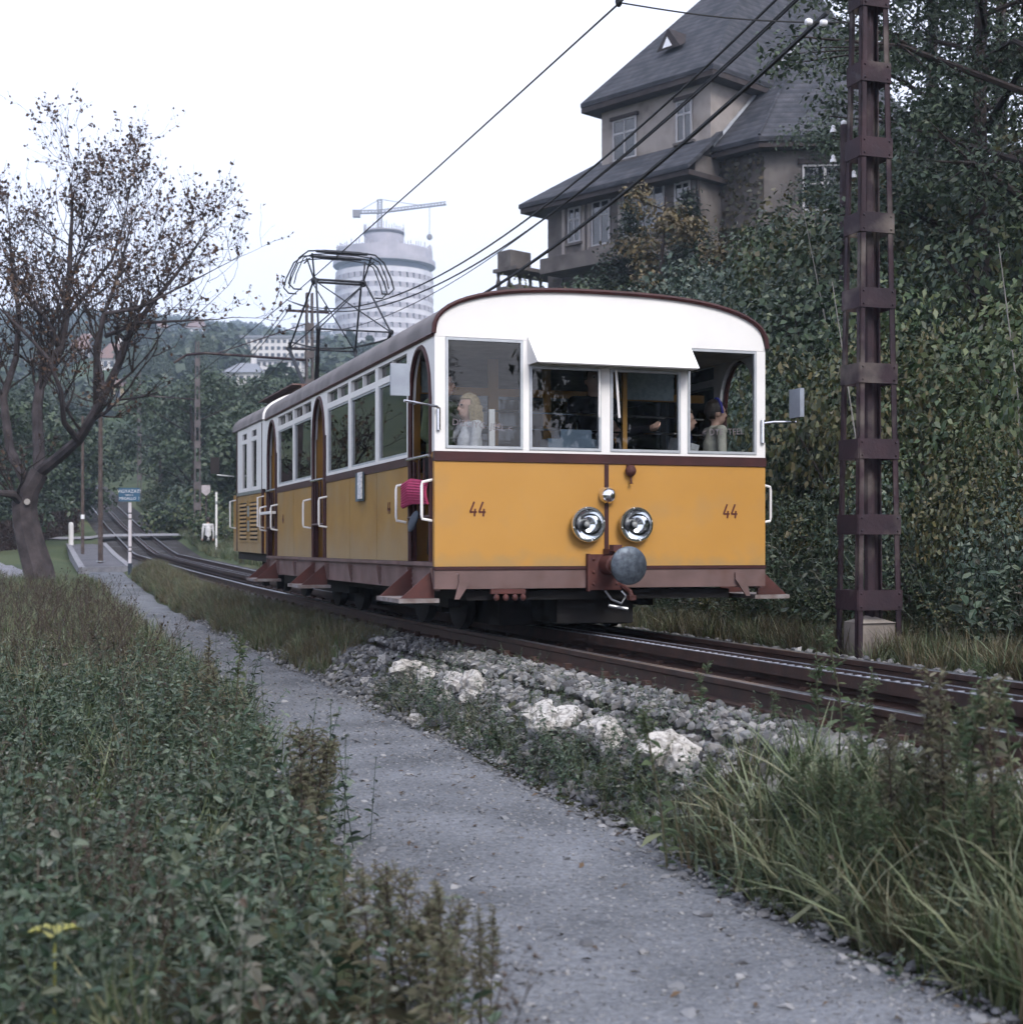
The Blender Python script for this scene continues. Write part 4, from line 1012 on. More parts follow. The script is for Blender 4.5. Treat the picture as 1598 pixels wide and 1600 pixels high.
# ================================================================== VILLA
HC = Vector((311 / F * 50, 50, 0)); hrot = math.atan2(.686, .727)
villa = thing('hillside_villa', 'old ivy grown grey villa with steep slate roofs on the hillside', 'house', HC, hrot)
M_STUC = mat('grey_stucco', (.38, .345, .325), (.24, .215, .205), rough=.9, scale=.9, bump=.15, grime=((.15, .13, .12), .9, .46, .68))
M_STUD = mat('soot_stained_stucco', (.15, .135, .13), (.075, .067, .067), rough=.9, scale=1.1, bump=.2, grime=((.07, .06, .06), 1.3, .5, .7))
def slate_mat():
    m = bpy.data.materials.new('slate_roof'); m.use_nodes = True; nt = m.node_tree; p = nt.nodes['Principled BSDF']
    p.inputs['Roughness'].default_value = .8
    tc = nt.nodes.new('ShaderNodeTexCoord'); mp_ = nt.nodes.new('ShaderNodeMapping'); nt.links.new(tc.outputs['Object'], mp_.inputs[0])
    wv = nt.nodes.new('ShaderNodeTexWave'); wv.bands_direction = 'Z'; wv.wave_profile = 'SAW'; wv.inputs['Scale'].default_value = 1.3; wv.inputs['Distortion'].default_value = .6
    nt.links.new(mp_.outputs[0], wv.inputs['Vector'])
    nz = nt.nodes.new('ShaderNodeTexNoise'); nz.inputs['Scale'].default_value = 2.2; nz.inputs['Detail'].default_value = 9; nt.links.new(tc.outputs['Object'], nz.inputs['Vector'])
    r = nt.nodes.new('ShaderNodeValToRGB'); e = r.color_ramp.elements; e[0].position = .35; e[0].color = (.020, .024, .035, 1); e[1].position = .68; e[1].color = (.062, .063, .078, 1)
    nt.links.new(nz.outputs[0], r.inputs[0])
    cr_ = nt.nodes.new('ShaderNodeMapRange'); cr_.inputs['To Min'].default_value = .55; cr_.inputs['To Max'].default_value = 1.15; nt.links.new(wv.outputs['Fac'], cr_.inputs['Value'])
    hs = nt.nodes.new('ShaderNodeHueSaturation'); nt.links.new(r.outputs[0], hs.inputs['Color']); nt.links.new(cr_.outputs[0], hs.inputs['Value']); nt.links.new(hs.outputs[0], p.inputs['Base Color'])
    b = nt.nodes.new('ShaderNodeBump'); b.inputs['Strength'].default_value = .8; b.inputs['Distance'].default_value = .06
    nt.links.new(wv.outputs['Fac'], b.inputs['Height']); nt.links.new(b.outputs[0], p.inputs['Normal'])
    return m
M_SLATE = slate_mat()
M_EAVE = mat('dark_eave_timber', (.045, .035, .035), (.025, .02, .022), rough=.85, scale=3)
M_WINW = mat('old_white_joinery', (.40, .39, .41), (.30, .30, .32), rough=.6, scale=4)
M_WGL = glass_mat('villa_glass', (.25, .28, .33), 1.9)
GB = 6.0
def vbox(name, m, *a): return MB().box(*a).build(name, m, villa)
# local x: into the hill to the right (v), y: back to the left (u)
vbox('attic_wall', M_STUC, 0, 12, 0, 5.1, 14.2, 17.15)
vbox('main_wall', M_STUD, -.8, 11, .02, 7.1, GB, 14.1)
MB().prism([(.6, 0), (.6, -1.8), (2.8, -4.2), (9.5, -4.2), (9.5, 0)], 'z', GB, 14.5).build('wing_wall', M_STUD, villa)
def roof_poly(name, polys, th=.16, m=None):
    mb = MB()
    for poly in polys:
        n = len(poly); mb.add(list(poly) + [(p[0], p[1], p[2] - th) for p in poly], [tuple(range(n)), tuple(range(2 * n - 1, n - 1, -1))] + [(i, i + n, (i + 1) % n + n, (i + 1) % n) for i in range(n)])
    return mb.build(name, m or M_SLATE, villa)
e = .55; ze = 17.05
A, B, Cc, Dd = (-e, -e, ze), (-e, 5.1 + e, ze), (12 + e, 5.1 + e, ze), (12 + e, -e, ze); Rg1, Rg2 = (6, 2.55, 23.6), (9, 2.55, 23.6)
mroof = roof_poly('main_roof', [(A, B, Rg1), (B, Cc, Rg2, Rg1), (Cc, Dd, Rg2), (Dd, A, Rg1, Rg2)])
MB().box(-e + .02, 12 + e - .02, -e + .02, 5.1 + e - .02, ze - .36, ze - .17).build('eave_soffit', M_EAVE, villa)
# eyelid dormer on the left slope
dm = MB(); n_ = Vector((A[2], 0, 0))
dz = 18.6; dxl = -e + (dz - ze) / (23.6 - ze) * (6 + e)
MB().add([(dxl - .25, 2.0, dz), (dxl - .25, 3.1, dz), (dxl - .25, 2.55, dz + .75), (dxl + 1.3, 2.55, dz + .78)], [(0, 1, 2), (0, 2, 3), (1, 3, 2), (0, 3, 1)]).build('dormer', M_EAVE, mroof)
MB().add([(dxl - .27, 2.35, dz + .08), (dxl - .27, 2.8, dz + .08), (dxl - .27, 2.58, dz + .45)], [(0, 1, 2)]).build('dormer_pane', M_INSUL, mroof)
# skirt roof over the main floor
s0, s1_ = 13.55, 15.0
roof_poly('skirt_roof', [((-1.55, -.3, s0), (-1.55, 7.9, s0), (0.3, 5.6, s1_), (0.3, -.3, s1_)), ((-1.55, 7.9, s0), (6, 7.9, s0), (6, 5.6, s1_), (.3, 5.6, s1_))])
MB().box(-1.5, 6, -.28, 7.85, s0 - .34, s0 - .17).build('eave_soffit', M_EAVE, villa)
# wing roof
ep = [(.0, .02, 14.4), (.0, -2.05, 14.4), (2.55, -4.85, 14.4), (10, -4.85, 14.4), (10, .02, 14.4)]; ap_ = (5.6, .02, 19.7)
roof_poly('wing_roof', [(ep[0], ep[1], ap_), (ep[1], ep[2], ap_), (ep[2], ep[3], ap_), (ep[3], ep[4], ap_)])
MB().prism([(.05, 0), (.05, -2.0), (2.57, -4.8), (9.9, -4.8), (9.9, 0)], 'z', 14.05, 14.22).build('eave_soffit', M_EAVE, villa)
MB().tube([(.02, -.06, 14.45), (5.5, -.06, 19.65)], .07, 6).build('lead_flashing', mat('lead_flashing', (.36, .38, .42)), villa)
MB().tube([(.02, -2.05, 14.45), ap_], .06, 6).build('hip_capping', M_SLATE, villa)
MB().tube([(-.78, -.06, 13.2), (-.7, -.06, 12.5), (-.75, -.1, 6)], .06, 6).build('downpipe', M_EAVE, villa)
def win(x, y0, y1, z0, z1, lights=2, bars=1, white=True, lintel=True, axis='y'):
    """window in a facade x = const (axis y) facing -x"""
    w = MB(); f = .07; xf = x - .03
    w.box(xf - .04, xf, y0, y0 + f, z0, z1).box(xf - .04, xf, y1 - f, y1, z0, z1).box(xf - .04, xf, y0 + f, y1 - f, z0, z0 + f).box(xf - .04, xf, y0 + f, y1 - f, z1 - f, z1)
    for k in range(1, lights): yy = y0 + (y1 - y0) * k / lights; w.box(xf - .035, xf - .001, yy - .03, yy + .03, z0 + f, z1 - f)
    zz_ = z0 + (z1 - z0) * .66; w.box(xf - .033, xf - .002, y0 + f, y1 - f, zz_ - .035, zz_ + .035)
    o = w.build('window', M_WINW if white else M_EAVE, villa)
    MB().box(xf - .012, xf - .006, y0 + f, y1 - f, z0 + f, z1 - f).build('pane', M_WGL, o)
    MB().box(x - .12, x, y0 - .1, y1 + .1, z0 - .09, z0).build('sill', M_STUD, o)
    if lintel: MB().box(x - .14, x - .001, y0 - .08, y1 + .08, z1, z1 + .12).build('lintel', M_EAVE, o)
    return o
win(0, 3.35, 4.5, 14.75, 16.25); win(0, .78, 1.5, 14.85, 16.3)
win(-.8, 5.35, 6.0, 11.9, 13.2); win(-.8, 3.9, 4.8, 11.6, 13.25); win(-.8, 1.35, 3.3, 11.7, 13.3, 4); win(-.8, .2, .9, 11.5, 13.2)
for y in (3.35, 4.85, 5.15, 6.15): MB().box(-.86, -.8, y - .0, y + .16, 11.4, 13.3).build('pilaster', M_STUC, villa)
# wing bay window on the chamfer face
ang = math.atan2(-2.4, 2.2)
bw = MB().box(-.75, .75, -.05, 0, 0, .07).box(-.75, .75, -.05, 0, 1.5, 1.57).box(-.75, -.68, -.05, 0, .07, 1.5).box(.68, .75, -.05, 0, .07, 1.5).box(-.04, .04, -.045, -.002, .07, 1.5).box(-.68, .68, -.043, -.003, .9, .98)
o = bw.build('window', M_WINW, villa); o.location = (1.95, -3.3, 12.0); o.rotation_euler = (0, 0, ang)
MB().box(-.68, .68, -.02, -.012, .07, 1.5).build('pane', M_WGL, o); MB().box(-.9, .9, -.1, 0, 1.58, 1.75).build('lintel', M_EAVE, o)
# terrace and balcony on the left end
vbox('terrace_parapet', M_STUD, -1.9, -.81, 1.0, 6.4, 10.7, 11.25)
vbox('string_course', M_EAVE, -1.0, -.81, .1, 7.2, 9.8, 9.95)
bal = MB().box(-2.3, .6, 7.12, 8.3, 10.2, 10.4).box(-2.2, .5, 7.12, 8.1, 9.3, 10.2).box(-2.1, .3, 7.12, 7.8, 6.5, 9.3).box(-2.4, .7, 7.12, 8.4, 10.95, 11.08).build('balcony', M_STUD, villa)
for k in range(6): MB().lathe([(.07, 0), (.1, .15), (.05, .35), (.08, .55)], (-2.25 + k * .55, 8.25, 10.4), 'z', 8).build('baluster', M_STUD, bal)
vbox('flower_box', M_STUD, -2.25, -1.2, 7.6, 8.3, 11.1, 11.75)

# ================================================================== TOWER UNDER CONSTRUCTION
TY = 480.0; TK = TY / 360; tc_ = PX(600.5, 600, TY); tz0 = float(gzw(tc_.x, tc_.y)) - 4
tower = thing('round_tower_block', 'pale round tower block under construction rising through the haze', 'tower', (tc_.x, tc_.y, tz0))
M_TW = mat('raw_white_concrete', (.62, .60, .62), (.5, .49, .52), rough=.9, scale=.3)
M_TWD = mat('raw_grey_concrete', (.42, .39, .42), (.33, .31, .34), rough=.9, scale=.3)
M_TGL = mat('dark_tower_opening', (.05, .06, .08), (.04, .045, .06), rough=.4)
TR = 76 / F * TY
def tzp(py): return PX(600, py, TY).z - tz0
ztop = tzp(418); fl = (tzp(447) - tzp(462.5))
MB().lathe([(TR * .93, 0), (TR * .93, ztop - .5)], (0, 0, 0), 'z', 64).build('core_wall', M_TGL, tower)
nfl = 0; z = ztop - fl * .95
wmesh = None; NW = 40
pm = MB(); 
for k in range(NW):
    an = 2 * math.pi * k / NW
pier = MB().box(-.62 * TK, .62 * TK, -.5, .5, 0, fl * .50).mesh('pier', M_TWD); panem = MB().box(-1.05 * TK, 1.05 * TK, -.05, .05, 0, fl * .50).mesh('window', M_TGL); mull = MB().box(-.14, .14, -.08, .08, 0, fl * .5).mesh('mullion', M_TW)
while z > tzp(640):
    MB().lathe([(TR, z - fl * .25), (TR, z + fl * .25), (TR * .9, z + fl * .25), (TR * .9, z - fl * .25)], (0, 0, 0), 'z', 72).build('floor_band', M_TW, tower)
    for k in range(NW):
        an = 2 * math.pi * (k + .5 * 0) / NW; an2 = an + math.pi / NW
        if math.sin(an) < .2:
            link('pier', pier, tower, loc=(TR * .975 * math.cos(an), TR * .975 * math.sin(an), z - fl * .75), rot=(0, 0, an + math.pi / 2))
            wo = link('window', panem, tower, loc=(TR * .955 * math.cos(an2), TR * .955 * math.sin(an2), z - fl * .75), rot=(0, 0, an2 + math.pi / 2))
            link('mullion', mull, wo, loc=(0, -.1, 0))
    z -= fl
MB().lathe([(TR * 1.05, ztop), (TR * 1.05, ztop + 1.6), (TR * .9, ztop + 1.6), (TR * .9, ztop)], (0, 0, 0), 'z', 72).build('cornice_ring', M_TWD, tower)
cr = MB().lathe([(TR * .99, ztop + 1.6), (TR * .99, tzp(394)), (TR * .94, tzp(394)), (TR * .94, ztop + 1.6)], (0, 0, 0), 'z', 72).build('upper_parapet', M_TWD, tower)
fw = MB(); rr = random.Random(5)
for k in range(90):
    an = 2 * math.pi * k / 90; h = rr.uniform(.3, 2.1)
    fw.box(TR * .97 * math.cos(an) - .16, TR * .97 * math.cos(an) + .16, TR * .97 * math.sin(an) - .16, TR * .97 * math.sin(an) + .16, tzp(394), tzp(394) + h)
fw.build('formwork_bars', M_TWD, tower, kind='stuff')
cx_ = PX(600, 400, TY).x - tc_.x; r2 = 31 / F * TY
MB().lathe([(r2, tzp(400)), (r2, tzp(362)), (r2 * .9, tzp(362)), (r2 * .9, tzp(400))], (cx_, 0, 0), 'z', 48).build('lift_core', M_TWD, tower)
MB().lathe([(r2 * 1.03, tzp(368)), (r2 * 1.03, tzp(364)), (r2, tzp(364)), (r2, tzp(368))], (cx_, 0, 0), 'z', 48).build('core_formwork', M_EAVE, tower)
fw = MB()
for k in range(46):
    an = 2 * math.pi * k / 46; h = rr.uniform(.4, 2.4)
    fw.box(cx_ + r2 * math.cos(an) - .13, cx_ + r2 * math.cos(an) + .13, r2 * math.sin(an) - .13, r2 * math.sin(an) + .13, tzp(362), tzp(362) + h)
fw.build('core_bars', M_TWD, tower, kind='stuff')
# crane
def pz(px, py, Y=TY): return PX(px, py, Y)
cb = pz(593, 365); crane = thing('tower_crane', 'thin hazy tower crane standing on the unfinished tower top', 'crane', cb)
def rel(px, py): v = pz(px, py) - cb; return (v.x, v.y, v.z)
M_CRANE = mat('crane_steel', (.22, .2, .2), (.16, .15, .15), rough=.7)
def truss(a, b, w, name, n):
    a = Vector(a); b = Vector(b); mb = MB(); d = b - a
    sd = Vector((0, 1, 0)); up = d.cross(sd).normalized()
    rails = [up * w, -up * w + sd * w, -up * w - sd * w]
    for r_ in rails: mb.tube([a + r_, b + r_], .16, 4)
    for k in range(n):
        p = a + d * (k / n); q = a + d * ((k + 1) / n)
        for i in range(3): mb.tube([p + rails[i], q + rails[(i + 1) % 3]], .10, 4)
    return mb.build(name, M_CRANE, crane)
truss(rel(593, 366), rel(593, 311), .7, 'crane_mast', 16); truss(rel(557, 331), rel(594, 330), .5, 'counter_jib', 7); truss(rel(594, 330), rel(697, 317), .5, 'jib', 20)
a = Vector(rel(557, 332)); MB().box(a.x - 1.2, a.x + 1.2, -1, 1, a.z - 1.5, a.z + .8).build('counterweight', M_CRANE, crane)
MB().tube([rel(593, 311), rel(660, 321)], .12, 4).tube([rel(593, 311), rel(560, 330)], .12, 4).build('stay_cable', M_CRANE, crane)
h0 = Vector(rel(671, 320)); h1 = Vector(rel(671, 370)); MB().tube([h0, h1], .10, 4).ball(h1, (1.0, .6, 1.1), 8, 6).build('hook_block', M_CRANE, crane)

# ================================================================== FAR BUILDINGS
M_FW = mat('far_white_render', (.66, .63, .62), (.55, .53, .54), rough=.9, scale=.2)
M_FR = mat('far_tile_roof', (.20, .12, .10), (.15, .10, .09), rough=.9, scale=.5)
M_FG = mat('far_flat_roof', (.22, .23, .26), (.18, .19, .22), rough=.9)
M_FO = mat('ochre_render', (.42, .34, .22), (.34, .27, .18), rough=.9, scale=.4)
M_FWN = mat('far_window_glass', (.07, .08, .10), (.05, .06, .08), rough=.3)
HOUSES = [(524, 680, 350, 560, 470)]
def far_house(label, px0, px1, py_top, py_bot, Y, depth, wall, roofm, roof_h, cols, rows, flat=False, rz=0.0):
    Y = 150.0; pc = (px0 + px1) / 2
    while Y < 900:
        q = PX(pc, py_bot, Y)
        if q.z <= float(gzw(q.x, q.y)): break
        Y += 2
    a = PX(px0, py_bot, Y); b = PX(px1, py_top, Y); HOUSES.append((px0, px1, py_top, py_bot, Y)); w = b.x - a.x; h = b.z - a.z
    cx0 = (a.x + b.x) / 2; g = float(gzw(cx0, Y)); zb_ = min(g, a.z) - 3; H_ = b.z - zb_
    o = thing('far_apartment_block' if flat else 'far_house', label, 'building', (cx0, Y + depth / 2, zb_), rz, 'buildings on the hazy hillside')
    MB().box(-w / 2, w / 2, -depth / 2, depth / 2, 0, H_).build('wall', wall, o)
    if flat: MB().box(-w / 2 - .3, w / 2 + .3, -depth / 2 - .3, depth / 2 + .3, H_, H_ + .5).build('roof', roofm, o)
    else:
        MB().add([(-w / 2 - .4, -depth / 2 - .4, H_), (w / 2 + .4, -depth / 2 - .4, H_), (w / 2 + .4, depth / 2 + .4, H_), (-w / 2 - .4, depth / 2 + .4, H_), (-w / 4, 0, H_ + roof_h), (w / 4, 0, H_ + roof_h)],
                 [(0, 1, 5, 4), (1, 2, 5), (2, 3, 4, 5), (3, 0, 4), (3, 2, 1, 0)]).build('roof', roofm, o)
        MB().box(w * .1, w * .1 + .7, -.4, .4, H_ + roof_h * .3, H_ + roof_h + .9).build('chimney', wall, o)
    sh_ = h / rows; cw = w / cols
    wm = MB().box(-cw * .28, cw * .28, -.06, .06, 0, sh_ * .5).mesh('window', M_FWN)
    for i in range(cols):
        for j in range(rows):
            link('window', wm, o, loc=(-w / 2 + cw * (i + .5), -depth / 2 - .03, H_ - sh_ * (j + .72)))
    return o
far_house('long white apartment block with window bands on the hillside', 375, 505, 528, 560, 300, 14, M_FW, M_FG, 0, 14, 3, True)
far_house('pale hotel block with blue shaded balconies below the long apartment block', 400, 470, 563, 598, 250, 12, M_FW, M_FG, 0, 8, 3, True)
far_house('grey white block with flat roof beside the round tower', 455, 525, 506, 524, 420, 16, M_FW, M_FG, 0, 10, 2, True)
far_house('low white house with pale roof above the round bush', 350, 405, 582, 604, 200, 10, M_FW, M_FG, 2, 5, 1)
far_house('small ochre house with chimney behind the bare tree', 163, 205, 604, 628, 170, 8, M_FO, M_FR, 1.5, 3, 1)
far_house('white walled house with red roof on the far slope', 150, 190, 560, 578, 260, 10, M_FW, M_FR, 3.5, 4, 1)
far_house('pinkish villa with tiled roof near the ridge', 225, 262, 518, 534, 380, 12, M_FO, M_FR, 4, 4, 1)
far_house('white house with hipped roof half hidden by far trees', 108, 140, 545, 562, 300, 12, M_FW, M_FR, 4, 3, 1)
far_house('tiny cream house close under the skyline', 290, 318, 512, 524, 480, 12, M_FW, M_FR, 4, 3, 1)
# ================================================================== VEGETATION
G_BUSH = [leaf_mat('bush_leaves_dark', [(.016, .030, .016), (.03, .055, .028), (.06, .095, .052), (.022, .038, .022), (.17, .20, .125)]),  # palest and darkest stops paint in leaf highlights and shaded gaps
          leaf_mat('bush_leaves_blue', [(.02, .036, .028), (.045, .078, .056), (.09, .13, .095), (.028, .048, .036), (.20, .235, .18)]),
          leaf_mat('bush_leaves_olive', [(.026, .032, .014), (.055, .07, .028), (.10, .11, .05), (.15, .125, .06), (.045, .058, .028)]),
          leaf_mat('bush_leaves_mid', [(.02, .04, .018), (.045, .08, .036), (.08, .12, .055), (.15, .18, .09), (.07, .068, .034)])]
G_TREE = leaf_mat('tree_leaves', [(.016, .03, .018), (.03, .05, .03), (.05, .08, .05), (.10, .135, .08), (.024, .04, .026)])
G_TREEB = leaf_mat('tree_leaves_light', [(.04, .065, .04), (.06, .09, .055), (.085, .12, .075), (.05, .08, .05), (.11, .14, .09)])
G_DARK = leaf_mat('conifer_needles', [(.014, .026, .02), (.022, .038, .027), (.035, .055, .04), (.05, .07, .05)])
G_DRY = leaf_mat('russet_leaves', [(.07, .035, .025), (.11, .06, .035), (.05, .035, .03), (.13, .08, .05), (.04, .03, .03)])
G_FAR = leaf_mat('far_tree_leaves', [(.03, .05, .03), (.045, .07, .04), (.06, .085, .05), (.04, .06, .04)])
M_BARK = mat('dark_bark', (.045, .034, .032), (.025, .02, .02), rough=.9, scale=5, bump=.6, bscale=18)
M_BARKL = mat('lichen_bark', (.075, .062, .066), (.032, .026, .028), rough=.9, scale=4, bump=1.0, bscale=9)

def crown(lobes, n, leaf, rng, shell=.62, updir=.5):
    """leaf positions and normals through the shells of several ellipsoid lobes"""
    w = np.array([l[1][0] * l[1][1] + l[1][0] * l[1][2] for l in lobes]); w = w / w.sum()
    k = rng.choice(len(lobes), n, p=w)
    C = np.array([l[0] for l in lobes])[k]; S = np.array([l[1] for l in lobes])[k]
    D = rng.normal(size=(n, 3)); D /= np.linalg.norm(D, axis=1, keepdims=True)
    r = shell + (1.06 - shell) * rng.uniform(0, 1, n) ** .7
    bump = 1 + .16 * np.sin(D[:, 0] * 5 + k) * np.sin(D[:, 1] * 6 + 2 * k) + .12 * np.sin(D[:, 2] * 9 + k * 3)
    P = C + D * S * (r * bump)[:, None]
    N = D + rng.normal(0, .55, (n, 3)); N[:, 2] += updir
    return P, N
def lobes_for(rx, ry, rz, rng, n=9):
    out = [((0, 0, rz * .55), (rx * .75, ry * .75, rz * .55))]
    for i in range(n):
        a = rng.uniform(0, 6.28); u = rng.uniform(.35, .8); h = rng.uniform(.25, .95)
        s = rng.uniform(.28, .48)
        out.append(((rx * u * math.cos(a), ry * u * math.sin(a), rz * h), (rx * s, ry * s, rz * s * .85)))
    return out
def stems_mesh(rx, rz, rng, n=7, m=M_BARK):
    mb = MB()
    for i in range(n):
        a = rng.uniform(0, 6.28); u = rng.uniform(.2, .75)
        p = [(0.06 * math.cos(a), .06 * math.sin(a), -.3), (rx * u * .4 * math.cos(a), rx * u * .4 * math.sin(a), rz * .35), (rx * u * math.cos(a + .3), rx * u * math.sin(a + .3), rz * rng.uniform(.6, .9))]
        mb.tube(p, [.035, .022, .008], 5, False)
    return mb.mesh('stems', m)
BUSH_CACHE = {}
def bush(label, x, y, r, h, kind=0, leaf=.085, n=3600, group='shrubs covering the hillside bank', name='shrub', zoff=0.0, cat='shrub', var=0):
    key = (kind, round(leaf, 3), n, var)
    if key not in BUSH_CACHE:
        rng = np.random.default_rng(100 + len(BUSH_CACHE) * 7)
        P, N = crown(lobes_for(1, 1, 1, rng), n, leaf, rng)
        rr_ = 1.6
        Q = leaf_quads(P * rr_, N, leaf * rng.uniform(.6, 1.35, n), .62, rng)
        BUSH_CACHE[key] = (quads_mesh('foliage', Q, G_BUSH[kind]), stems_mesh(1.5, 1.5, rng))
    fm_, sm_ = BUSH_CACHE[key]
    o = thing(name, label, cat, (x, y, float(gzw(x, y)) - .1 + zoff), R.uniform(0, 6.28), group)
    f = link('foliage', fm_, o); f.scale = (r / 1.6, r / 1.6, h / 1.6)
    s_ = link('stems', sm_, o); s_.scale = f.scale
    return o
kinds = ['dark leafy shrub packed into the hedge bank behind the track', 'blue green shrub with broad leaves on the hedge bank', 'olive yellowing shrub on the hedge bank', 'mid green shrub growing on the hedge bank']
def bank_label(k, L, px):
    hgt = 'at the foot of the bank' if L < 8.8 else 'low on the bank' if L < 10 else 'halfway up the bank' if L < 13.5 else 'high on the bank'
    reg = 'behind the railcar' if px < 1100 else 'below the villa wing' if px < 1210 else 'between railcar and rusty mast' if px < 1330 else 'behind the rusty mast' if px < 1430 else 'past the rusty mast'
    return ('dark leafy shrub', 'blue green broad leaved shrub', 'olive yellowing shrub', 'mid green shrub')[k] + ' ' + hgt + ' ' + reg
def px_of(L, t):
    v = TP(L, t); return CX + v.x / v.y * F if v.y > .5 else 9999
# hillside rows (L = distance from the camera line, rising)
rows = [(8.35, .85, 1.35, .075), (9.4, 1.2, 2.0, .085), (10.9, 1.5, 2.2, .09), (12.8, 1.7, 2.4, .095), (15.2, 2.0, 2.6, .10), (18.2, 2.3, 2.6, .11)]
bi = 0
for (L, r, h, lf) in rows:
    t = 4.0
    while t < 46:
        l2 = L + R.uniform(-.35, .35); px = px_of(l2, t)
        top = PX(0, 0, 1)
        if -50 < px < 1780 and px > 640:
            v = TP(l2, t); hh = h * R.uniform(.8, 1.2); k = R.choice([0, 1, 1, 3, 0, 2, 3])
            gzz = float(gzw(v.x, v.y)); ytop = HY - (gzz + hh - CAMZ) / v.y * F
            lim = 455 if px < 1000 else 430 if px < 1110 else 360 if px < 1230 else 300 if px < 1330 else -500
            if ytop < lim: hh = max(.5, (HY - lim) / F * v.y + CAMZ - gzz)
            if ytop > lim - 400 and (HY - (gzz - CAMZ) / v.y * F) > lim + 10:
                bush(bank_label(k, L, px), v.x, v.y, r * R.uniform(.85, 1.2), hh, k, lf, 4200 if L < 10 else 3400, var=bi % 2); bi += 1
        t += r * 1.25
# low dark shrubs in the verge right behind the far rail
for t in np.arange(4.5, 17, 1.15):
    v = TP(7.75 + R.uniform(-.1, .15), t); bush('low dark bramble at the foot of the hedge bank', v.x, v.y, .75, R.uniform(.5, .9), R.choice([0, 3, 2]), .06, 3000, 'brambles at the foot of the bank', 'bramble', var=3)

def tree(name, label, base, H, cr, nclump, nleaf, leaf, m, seed, trunk_r=.16, first=.3, flat=.5, bark=None, group=None, lean=(0, 0), clump=.55, cat='tree'):
    rng = np.random.default_rng(seed); r_ = random.Random(seed); bark = bark or M_BARK
    o = thing(name, label, cat, base, 0, group)
    mb = MB(); tips = []
    tr = [Vector((lean[0] * u * H + .08 * math.sin(5 * u + seed), lean[1] * u * H + .08 * math.cos(4 * u + seed), H * .88 * u)) for u in np.linspace(0, 1, 9)]
    mb.tube([tr[0] - Vector((0, 0, .4))] + tr, [trunk_r * 1.2] + [trunk_r * (1 - .85 * u) + .01 for u in np.linspace(0, 1, 9)], 8, False)
    nl_ = max(9, nclump // 5)
    for i in range(nl_):
        u = first + (1 - first) * (i + .5) / nl_ * .97; a = i * 2.4 + seed; p0 = tr[0].lerp(tr[-1], u)
        prof = math.sin(math.pi * min(1, (u - first) / (1 - first) * .85 + .15)) ** .6
        Lb = cr * prof * r_.uniform(.75, 1.15)
        p1 = p0 + Vector((math.cos(a) * Lb * .55, math.sin(a) * Lb * .55, Lb * .25)); p2 = p0 + Vector((math.cos(a + .2) * Lb, math.sin(a + .2) * Lb, Lb * r_.uniform(.15, .5)))
        mb.tube([p0, p1, p2], [trunk_r * .38 * (1 - u * .6), trunk_r * .2, .008], 6, False)
        for k in range(nclump // nl_):
            f = r_.uniform(.35, 1.05); c = p0.lerp(p1, f * 2) if f < .5 else p1.lerp(p2, (f - .5) * 2)
            c = c + Vector((r_.gauss(0, .28), r_.gauss(0, .28), r_.gauss(0, .2))) * cr * .35; tips.append(c)
            mb.tube([p1, c], [.02, .005], 4, False)
    mb.build('trunk', bark, o, smooth=True)
    lobes = [(tuple(c), (clump * r_.uniform(.6, 1.3), clump * r_.uniform(.6, 1.3), clump * flat * r_.uniform(.7, 1.2))) for c in tips]
    P, N = crown(lobes, nleaf, leaf, rng, .25, .6)
    link('crown', quads_mesh('crown', leaf_quads(P, N, leaf * rng.uniform(.6, 1.35, nleaf), .55, rng), m), o)
    return o
def gpt(px, Y, dz=0.0):
    x = (px - CX) / F * Y; return (x, Y, float(gzw(x, Y)) + dz)
# big trees on the right
tree('locust_tree', 'tall feathery dark tree overhanging behind the rusty mast', gpt(1535, 23), 9.5, 2.8, 110, 24000, .10, G_TREE, 3, .2, .18, .45, clump=.75)
tree('locust_tree', 'dense tree with layered sprays in front of the villa wing', gpt(1455, 30), 9.6, 2.2, 80, 14000, .11, G_TREEB, 4, .18, .2, .42, clump=.75)
tree('locust_tree', 'dark tree leaning in beyond the bank past the mast', gpt(1640, 19), 8.5, 3.2, 100, 18000, .09, G_TREE, 5, .18, .2, .5, clump=.7)
tree('locust_tree', 'broad dim tree higher up the bank behind the mast', gpt(1560, 34), 12.5, 4.4, 120, 22000, .12, G_TREE, 6, .2, .15, .5, clump=.9)
tree('small_tree', 'young tree with pale leaves pressed against the villa wing', gpt(1330, 42), 4.6, 1.6, 40, 7000, .13, G_TREEB, 8, .12, .15, .6, clump=.8)
tree('yellowing_tree', 'thin tree with yellow and brown leaves before the villa windows', gpt(1035, 38), 5.6, 1.7, 34, 3200, .15, leaf_mat('yellow_brown_leaves', [(.20, .15, .07), (.12, .09, .05), (.06, .07, .04), (.26, .2, .1), (.09, .08, .06)]), 9, .1, .15, .8, clump=.5)
